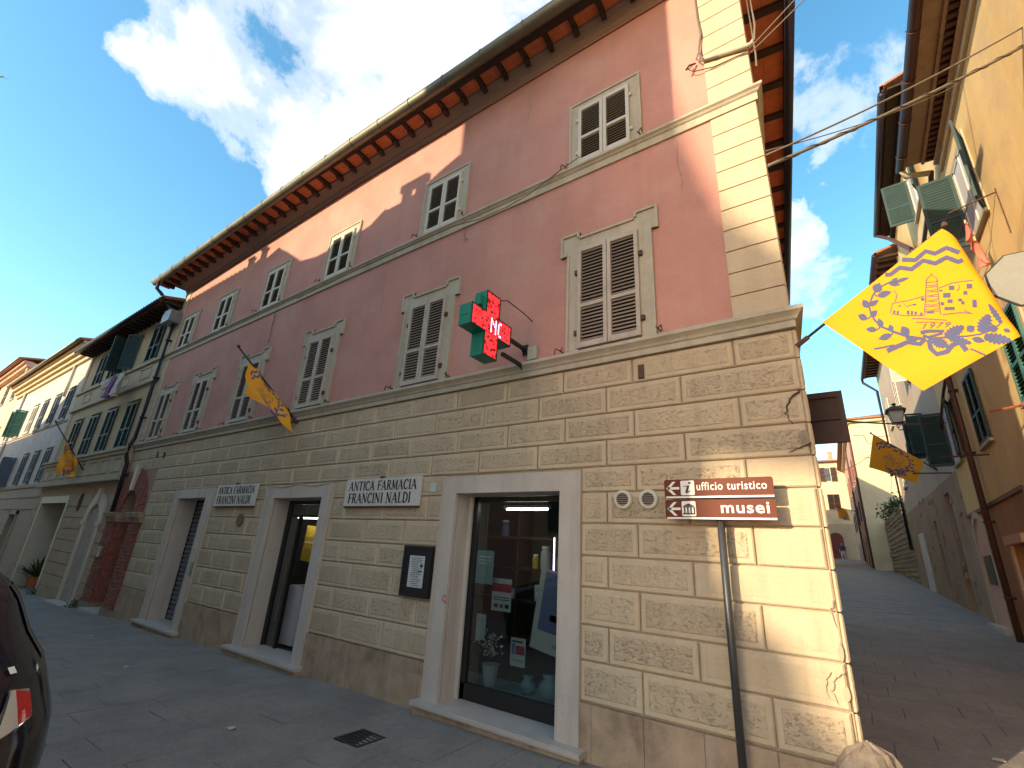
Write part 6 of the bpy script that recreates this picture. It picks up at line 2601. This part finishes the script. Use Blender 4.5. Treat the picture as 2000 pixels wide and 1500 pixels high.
for x, z in ((-2.3, 6.92), (-2.6, 6.84), (-3.1, 6.66), (-3.5, 6.60), (-4.0, 6.60), (-4.6, 6.70), (-5.5, 6.70), (-7.0, 6.69), (-9.0, 6.63)):
    pts.append((x, .095, z))
mb.tube(pts, .007, 5)
mb.build('strand', M['cable'], t)
mb = MB(FAC)
mb.tube([(-4.35, .03, 6.62), (-4.36, .03, 6.45), (-4.33, .03, 6.38), (-4.28, .03, 6.37)], .006, 5)
mb.tube([(-9.95, .03, 6.6), (-9.97, .02, 6.2), (-9.95, .02, 5.85)], .008, 5)
mb.build('loose_end', M['cable'], t)

# ================================================================== BOARD, MIRROR SIGN, LAMP, RODS
t = thing('wooden_board', 'dark brown wooden board on iron brackets at the side of the house corner', 'board', (-.05, .62, 2.9))
mb = MB()
mb.box(-.235, .075, .60, .64, 2.93, 3.405)
mb.build('panel', M['board'], t)
mb = MB()
for x0, x1, z0, z1 in ((-.235, -.205, 2.93, 3.405), (.04, .085, 2.925, 3.41), (-.205, .04, 3.355, 3.41), (-.205, .04, 2.925, 2.985), (-.205, .04, 3.14, 3.165)):
    mb.box(x0, x1, .575, .60, z0, z1)
mb.build('batten', M['board'], t, kind='stuff')
for z in (2.99, 3.10, 3.21, 3.33):
    mb = MB()
    mb.tube([(-.30, .60, z), (-.2, .57, z + .01)], .010, 6)
    mb.build('bracket', M['zinc'], t)
t = thing('octagonal_sign', 'grey back of an octagonal traffic sign held out from the yellow wall', 'traffic sign', (1.42, .5, 3.9))
c = Vector((1.455, .5, 4.15))
for rr_, y0, y1, mm, nm in ((.262, .50, .512, 'blackiron', 'rim'), (.250, .493, .505, 'greyback', 'plate')):
    mb = MB()
    mb.prism([(c.x + rr_ * math.cos(R(22.5 + 45 * k)), c.z + rr_ * math.sin(R(22.5 + 45 * k))) for k in range(8)], y0, y1, axis=1)
    mb.build(nm, M[mm], t)
mb = MB()
mb.tube([(c.x - .02, .53, c.z - .02), (c.x + .3, .53, c.z - .10), (2.45, .53, c.z - .25)], .018, 8)
mb.build('arm', M['pole'], t)

t = thing('street_lamp', 'old style black wall lantern on a wrought iron bracket over the alley', 'street lamp', (2.40, 14.5, 5.9))
lx, lz = 1.635, 6.46
bt, tp = .12, .20
pts = lambda w, z: [(lx - w, 14.5 - w, z), (lx + w, 14.5 - w, z), (lx + w, 14.5 + w, z), (lx - w, 14.5 + w, z)]
mb = MB()
mb.add(pts(bt, lz) + pts(tp, lz + .36), [(0, 1, 5, 4), (1, 2, 6, 5), (2, 3, 7, 6), (3, 0, 4, 7)])
mb.build('glass', flat('frosted_lamp_glass', (.50, .50, .47), .4), t)
mb = MB()
for i in range(4):
    a, b = Vector(pts(bt + .004, lz)[i]), Vector(pts(tp + .004, lz + .36)[i])
    mb.tube([a, b], .012, 4)
mb.box(lx - bt - .02, lx + bt + .02, 14.5 - bt - .02, 14.5 + bt + .02, lz - .03, lz)
mb.build('frame', M['blackiron'], t)
mb = MB()
mb.add(pts(tp + .06, lz + .36) + pts(tp + .06, lz + .40) + pts(.10, lz + .53) + pts(.05, lz + .55), [(0, 1, 2, 3), (0, 1, 5, 4), (1, 2, 6, 5), (2, 3, 7, 6), (3, 0, 4, 7), (4, 5, 9, 8), (5, 6, 10, 9), (6, 7, 11, 10), (7, 4, 8, 11), (8, 9, 13, 12), (9, 10, 14, 13), (10, 11, 15, 14), (11, 8, 12, 15), (12, 13, 14, 15)])
mb.build('roof', M['blackiron'], t)
mb = MB()
mb.lathe([(.03, 0), (.03, .04), (.07, .07), (.06, .10), (.02, .12)], (lx, 14.5, lz + .54), 10)
mb.build('finial', M['blackiron'], t)
mb = MB()
mb.tube([(2.42, 14.5, 6.20), (lx, 14.5, 6.22), (lx - .02, 14.5, 6.30), (lx, 14.5, 6.43)], .016, 6)
mb.tube([(2.42, 14.5, 5.93), (2.25, 14.5, 5.98), (2.0, 14.5, 6.10), (1.75, 14.5, 6.20)], .014, 6)
mb.tube([(2.2 + .09 * math.cos(a * .5) * (1 - a / 18), 14.5, 6.10 + .09 * math.sin(a * .5) * (1 - a / 18)) for a in range(16)], .010, 5)
mb.tube([(lx + .07 * math.cos(a * .5) * (1 - a / 20), 14.5, 6.34 + .07 * math.sin(a * .5) * (1 - a / 20)) for a in range(16)], .010, 5)
mb.box(2.40, 2.43, 14.46, 14.54, 5.85, 6.30)
mb.build('bracket', M['blackiron'], t)
for lab, p, q in (('dark flag pole holder rod on the orange house wall', (2.42, 8.6, 4.22), (1.8, 9.4, 4.35)), ('thin iron rod jutting from the brown house wall', (2.40, 12.9, 4.55), (1.6, 13.2, 4.62)), ('orange metal rod jutting from the yellow house near the green window', (2.44, 5.1, 4.30), (2.05, 5.75, 4.38))):
    t = thing('wall_rod', lab, 'rod', p, 'iron rods on the alley walls')
    mb = MB()
    mb.tube([p, q], .02, 6)
    mb.build('rod', M['iron'] if 'orange metal' not in lab else mat('orange_rust', (.42, .13, .05), .7, .2, 9, 0), t)

# ================================================================== LAUNDRY


def cloth(name, label, o, u_, w, h, m, amp=.04, group=None, shape=None, seed=1):
    t = thing(name, label, 'laundry', o, group)
    u_ = Vector(u_).normalized()
    nn = u_.cross(Vector((0, 0, 1)))
    rr = random.Random(seed)
    ph = rr.uniform(0, 6)
    n = 12
    mb = MB(fix=False)
    P = []
    for j in range(n + 1):
        for i in range(n + 1):
            s, v = i / n - .5, j / n
            k = shape(v) if shape else 1
            P.append(Vector(o) + u_ * (s * w * k) - Vector((0, 0, h * v + .05 * h * math.sin(3 * s + ph) * v)) + nn * amp * math.sin(9 * s + 3 * v + ph) * (.4 + v))
    mb.add(P, [(j * (n + 1) + i, j * (n + 1) + i + 1, (j + 1) * (n + 1) + i + 1, (j + 1) * (n + 1) + i) for j in range(n) for i in range(n)])
    mb.build('cloth', m, t, smooth=True)
    for s in (-.4, .4):
        mb = MB()
        p = Vector(o) + u_ * (s * w * (shape(0) if shape else 1))
        mb.box(p.x - .01, p.x + .01, p.y - .012, p.y + .012, p.z - .03, p.z + .04)
        mb.build('peg', M['eavecream'], t)
    return t


G1 = 'laundry on the ochre house'
cloth('laundry', 'white shirt hanging left on the line of the ochre house', (-19.6, -.42, 6.42), (1, 0, 0), .75, .35, M['cloth_w'], .06, G1, lambda v: 1 - .4 * v, 2)
cloth('laundry', 'purple patterned cloth hanging in the middle of the line', (-18.75, -.45, 6.40), (1, 0, 0), .55, .72, M['cloth_p'], .06, G1, None, 3)
cloth('laundry', 'white and grey sheet hanging right on the line of the ochre house', (-18.15, -.42, 6.40), (1, 0, 0), .60, .70, M['cloth_w'], .07, G1, None, 4)
t = thing('drying_line', 'thin drying line with brackets under the upper window of the ochre house', 'drying line', (-19, 0, 6.4))
mb = MB(FAC)
mb.tube([(-20.2, .05, 6.55), (-20.15, .43, 6.46)], .012, 5)
mb.tube([(-17.7, .05, 6.55), (-17.75, .43, 6.46)], .012, 5)
mb.tube([(-20.15, .43, 6.46), (-17.75, .43, 6.43)], .006, 5)
mb.build('line', M['cable'], t)
G2 = 'laundry on the yellow house'
cloth('laundry', 'patterned towel hanging under the open window of the yellow house', (1.98, 5.15, 7.02), (.3, .5, 0), .36, .80, M['cloth_pat'], .03, G2, lambda v: .7 + .4 * v, 5)
cloth('laundry', 'pink top hanging under the open window of the yellow house', (2.12, 4.30, 7.02), (.2, .6, 0), .34, .40, M['cloth_pink'], .04, G2, lambda v: .45 + .9 * v, 6)
cloth('laundry', 'pink and orange cloth hanging below the pink top', (2.14, 4.20, 6.60), (.2, .6, 0), .28, .40, M['cloth_pink'], .05, G2, lambda v: 1.1 - .7 * v, 7)
t = thing('drying_line', 'drying frame on brackets under the open window of the yellow house', 'drying line', (2.2, 4.8, 7.1))
mb = MB()
for y in (4.0, 5.6):
    mb.tube([(2.45, y, 7.25), (1.9, y, 7.10)], .012, 5)
mb.tube([(1.9, 4.0, 7.10), (1.9, 5.6, 7.10)], .009, 5)
mb.tube([(2.12, 4.0, 7.14), (2.12, 5.6, 7.14)], .007, 5)
mb.tube([(2.44, 3.95, 7.28), (2.44, 3.95, 6.5)], .009, 5)
mb.build('frame', M['iron'], t)

# ================================================================== PLANTS
t = thing('potted_plant', 'dark sword-leaved potted plant in the white framed passage', 'plant', (-23.4, .55, -.26))
pc = Vector((-23.35, .45, -.26))
mb = MB()
mb.lathe([(.16, 0), (.22, .30), (.24, .34), (.20, .34)], tuple(pc), 14)
mb.build('pot', M['terra'], t)
mb = MB(fix=False)
rr = random.Random(6)
for i in range(34):
    a = rr.uniform(0, 6.28)
    el = rr.uniform(.3, 1.35)
    L = rr.uniform(.5, 1.05)
    d1 = Vector((math.cos(a) * math.cos(el), math.sin(a) * math.cos(el), math.sin(el)))
    sd = Vector((-math.sin(a), math.cos(a), 0)) * .045
    b = pc + Vector((0, 0, .32))
    m1 = b + d1 * L * .6
    e = b + d1 * L - Vector((0, 0, .22 * L * math.cos(el)))
    mb.add([b - sd * .4, b + sd * .4, m1 + sd, e, m1 - sd], [(0, 1, 2, 4), (4, 2, 3)])
mb.build('foliage', M['leaf'], t)
for i, (x, y, lab) in enumerate(((-16.45, -.10, 'tuft of weeds at the foot of the brick portal'), (-20.55, -.08, 'tuft of weeds beside the white framed passage'))):
    shrub('weed', lab, (x, y, gz(x, y)), .16, 60, .07, 'weeds at the wall foot', 3)

# ================================================================== CAR
t = thing('parked_car', 'rear corner of a black parked hatchback with red and clear tail lamp', 'car', (-5.0, -4.36, gz(-5, -4.3)))
CY = -4.345
ZUP = .055
zt = [(.30, .72, -3.42, -6.85), (.42, .80, -3.28, -6.95), (.62, .825, -3.20, -7.0), (.80, .83, -3.21, -6.98), (.95, .82, -3.26, -6.9), (1.06, .775, -3.31, -6.75), (1.14, .745, -3.37, -6.5), (1.28, .64, -3.52, -5.95), (1.42, .575, -3.68, -5.55), (1.52, .50, -3.88, -5.2), (1.575, .36, -4.2, -4.95)]


def lerp_tab(z):
    for a, b in zip(zt, zt[1:]):
        if a[0] <= z <= b[0]:
            f_ = (z - a[0]) / (b[0] - a[0])
            return [a[i] + (b[i] - a[i]) * f_ for i in range(1, 4)]
    return zt[-1][1:] if z > zt[-1][0] else zt[0][1:]


def car_pt(a, z, off=0.0):
    """a: angle round the plan, 0 = rear centre, 90 = right side (towards the house)"""
    w, xr, xf = lerp_tab(z)
    ex = 2 / 4.2
    ca, sa = math.cos(a), math.sin(a)
    cx, hx = (xr + xf) / 2, (xr - xf) / 2
    x = cx + (hx + off) * math.copysign(abs(ca) ** ex, ca)
    y = CY + (w + off) * math.copysign(abs(sa) ** ex, sa)
    return (x + .5, y, z + ZUP)


NA = 72
zs = [.30 + i * .0425 for i in range(31)]
mb = MB()
P = [car_pt(2 * math.pi * j / NA, z) for z in zs for j in range(NA)]
mb.add(P, [(i * NA + j, i * NA + (j + 1) % NA, (i + 1) * NA + (j + 1) % NA, (i + 1) * NA + j) for i in range(len(zs) - 1) for j in range(NA)] + [tuple(range((len(zs) - 1) * NA, len(zs) * NA)), tuple(range(NA))[::-1]])
body = mb.build('body', M['carpaint'], t, smooth=True)


def patch(name, m, par, a0, a1, zf0, zf1, off, na=14, nz=8, edge=None):
    """panel that follows the body between two angles; zf0, zf1: lower and upper edge as functions of 0..1"""
    mb = MB(fix=False)
    P = []
    for j in range(nz + 1):
        for i in range(na + 1):
            u_ = i / na
            z = zf0(u_) + (zf1(u_) - zf0(u_)) * j / nz
            P.append(car_pt(R(a0 + (a1 - a0) * u_), z, off))
    mb.add(P, [(j * (na + 1) + i, j * (na + 1) + i + 1, (j + 1) * (na + 1) + i + 1, (j + 1) * (na + 1) + i) for j in range(nz) for i in range(na)])
    return mb.build(name, m, par, smooth=True)


patch('rear_window', M['carglass'], t, -14, 14, lambda u: 1.17, lambda u: 1.50 - .03 * abs(2 * u - 1), .006)
patch('side_window', M['carglass'], t, 55, 125, lambda u: 1.17, lambda u: 1.47, .006)
patch('side_window', M['carglass'], t, -125, -55, lambda u: 1.17, lambda u: 1.47, .006)
patch('windscreen', M['carglass'], t, 165, 195, lambda u: 1.17, lambda u: 1.50, .006)
for sg in (1, -1):
    la = patch('tail_lamp', M['chrome'], t, sg * 18.8, sg * 34.2, lambda u: .965 + .045 * u, lambda u: .98 + .15 * min(1, u * 2.3) - .025 * u, .010)
    patch('clear_lens', M['clearlamp'], la, sg * 20.2, sg * 27, lambda u: .978 + .02 * u, lambda u: .99 + .127 * min(1, u * 1.35), .018)
    patch('red_lens', M['redlamp'], la, sg * 27.0, sg * 33.3, lambda u: .998 + .022 * u, lambda u: 1.117 - .02 * u, .018)
patch('bumper', M['carglass'], t, -42, 42, lambda u: .36, lambda u: .66, .016)
patch('badge', M['white'], t, 27, 30, lambda u: 1.168, lambda u: 1.19, .012, 4, 2)
for x in (-3.5, -5.8):
    for sg in (1, -1):
        y = CY + sg * .76
        mb = MB()
        g_ = gz(x, y)
        prof = [(.0, -.02), (.19, -.02), (.21, .0), (.29, .0), (.30, .05), (.30, .15), (.27, .17)]
        n = 20
        pts = [(x + r * math.cos(2 * math.pi * j / n), y + sg * (.08 - d), g_ + .30 + r * math.sin(2 * math.pi * j / n)) for r, d in prof for j in range(n)]
        mb.add(pts, [(i * n + j, i * n + (j + 1) % n, (i + 1) * n + (j + 1) % n, (i + 1) * n + j) for i in range(len(prof) - 1) for j in range(n)])
        mb.build('wheel', M['rubber'], t, smooth=False)

# ================================================================== PERSON far up the alley
px_, py_ = -1.28, 52.0
pz = gz(px_, py_)
t = thing('person', 'distant person in dark blue top and white trousers walking up the alley', 'person', (px_, py_, pz))


def figure():
    me = bpy.data.meshes.new('body')
    J = {'pel': (0, 0, .92, .15, .11), 'wai': (0, 0, 1.06, .135, .10), 'che': (0, .01, 1.28, .17, .115), 'nec': (0, .01, 1.46, .06, .06), 'hd0': (0, -.01, 1.55, .075, .085), 'hd1': (0, -.01, 1.68, .075, .09),
         'lh': (-.10, 0, .86, .10, .10), 'lk': (-.11, -.10, .50, .065, .065), 'la': (-.11, .0, .09, .045, .045), 'lt': (-.12, -.14, .04, .04, .035),
         'rh': (.10, 0, .86, .10, .10), 'rk': (.11, .05, .48, .065, .065), 'ra': (.11, .22, .12, .045, .045), 'rt': (.12, .12, .04, .04, .035),
         'ls': (-.20, .01, 1.40, .06, .06), 'le': (-.26, .05, 1.12, .045, .045), 'lw': (-.25, -.06, .88, .033, .033), 'lf': (-.25, -.10, .78, .03, .02),
         'rs': (.20, .01, 1.40, .06, .06), 're': (.26, .0, 1.12, .045, .045), 'rw': (.27, -.12, .92, .033, .033), 'rf': (.27, -.17, .83, .03, .02)}
    k = list(J)
    E_ = [('pel', 'wai'), ('wai', 'che'), ('che', 'nec'), ('nec', 'hd0'), ('hd0', 'hd1'), ('pel', 'lh'), ('lh', 'lk'), ('lk', 'la'), ('la', 'lt'), ('pel', 'rh'), ('rh', 'rk'), ('rk', 'ra'), ('ra', 'rt'),
          ('che', 'ls'), ('ls', 'le'), ('le', 'lw'), ('lw', 'lf'), ('che', 'rs'), ('rs', 're'), ('re', 'rw'), ('rw', 'rf')]
    me.from_pydata([(px_ + J[q][0], py_ + J[q][1], pz + J[q][2]) for q in k], [(k.index(a), k.index(b)) for a, b in E_], [])
    o = bpy.data.objects.new('tmp', me)
    COL.objects.link(o)
    o.modifiers.new('s', 'SKIN')
    o.modifiers.new('u', 'SUBSURF').levels = 1
    for i, q in enumerate(k):
        me.skin_vertices[0].data[i].radius = J[q][3:5]
        me.skin_vertices[0].data[i].use_root = (q == 'pel')
    dg = bpy.context.evaluated_depsgraph_get()
    dg.update()
    m2 = bpy.data.meshes.new_from_object(o.evaluated_get(dg))
    bpy.data.objects.remove(o)
    m2.name = 'body'
    m2.materials.clear()
    for mm in ('skin', 'navycloth', 'whitecloth', 'hair'):
        m2.materials.append(M[mm])
    for p in m2.polygons:
        c = p.center - Vector((px_, py_, pz))
        p.material_index = 3 if (c.z > 1.60 and c.y > -.05) or c.z < .07 else 0 if c.z > 1.47 or (abs(c.x) > .2 and c.z < 1.15) else 1 if c.z > .95 else 2
        p.use_smooth = True
    return m2


link('body', figure(), t)

# bird in the evening sky
t = thing('bird', 'small dark bird flying at the left edge of the sky', 'bird', (-58, 12, 29))
bc = CAM + (_r * ((2 - 1000) / 913.84) + _f + _u * ((750 - 150) / 913.84)) * 40
t.location = bc
WPOS[t] = bc
mb = MB()
mb.tube([bc + _r * -.25, bc + _r * -.05, bc + _r * .2], .05, 6)
mb.build('body', M['blackiron'], t)
for sg in (1, -1):
    mb = MB(fix=False)
    f3 = Vector((.3, .9, 0))
    mb.add([bc + _r * .08, bc - _r * .1, bc - _r * .12 + f3 * .35 * sg + Vector((0, 0, .14)), bc + f3 * .55 * sg + Vector((0, 0, .06))], [(0, 1, 2, 3)])
    mb.build('wing', M['blackiron'], t)
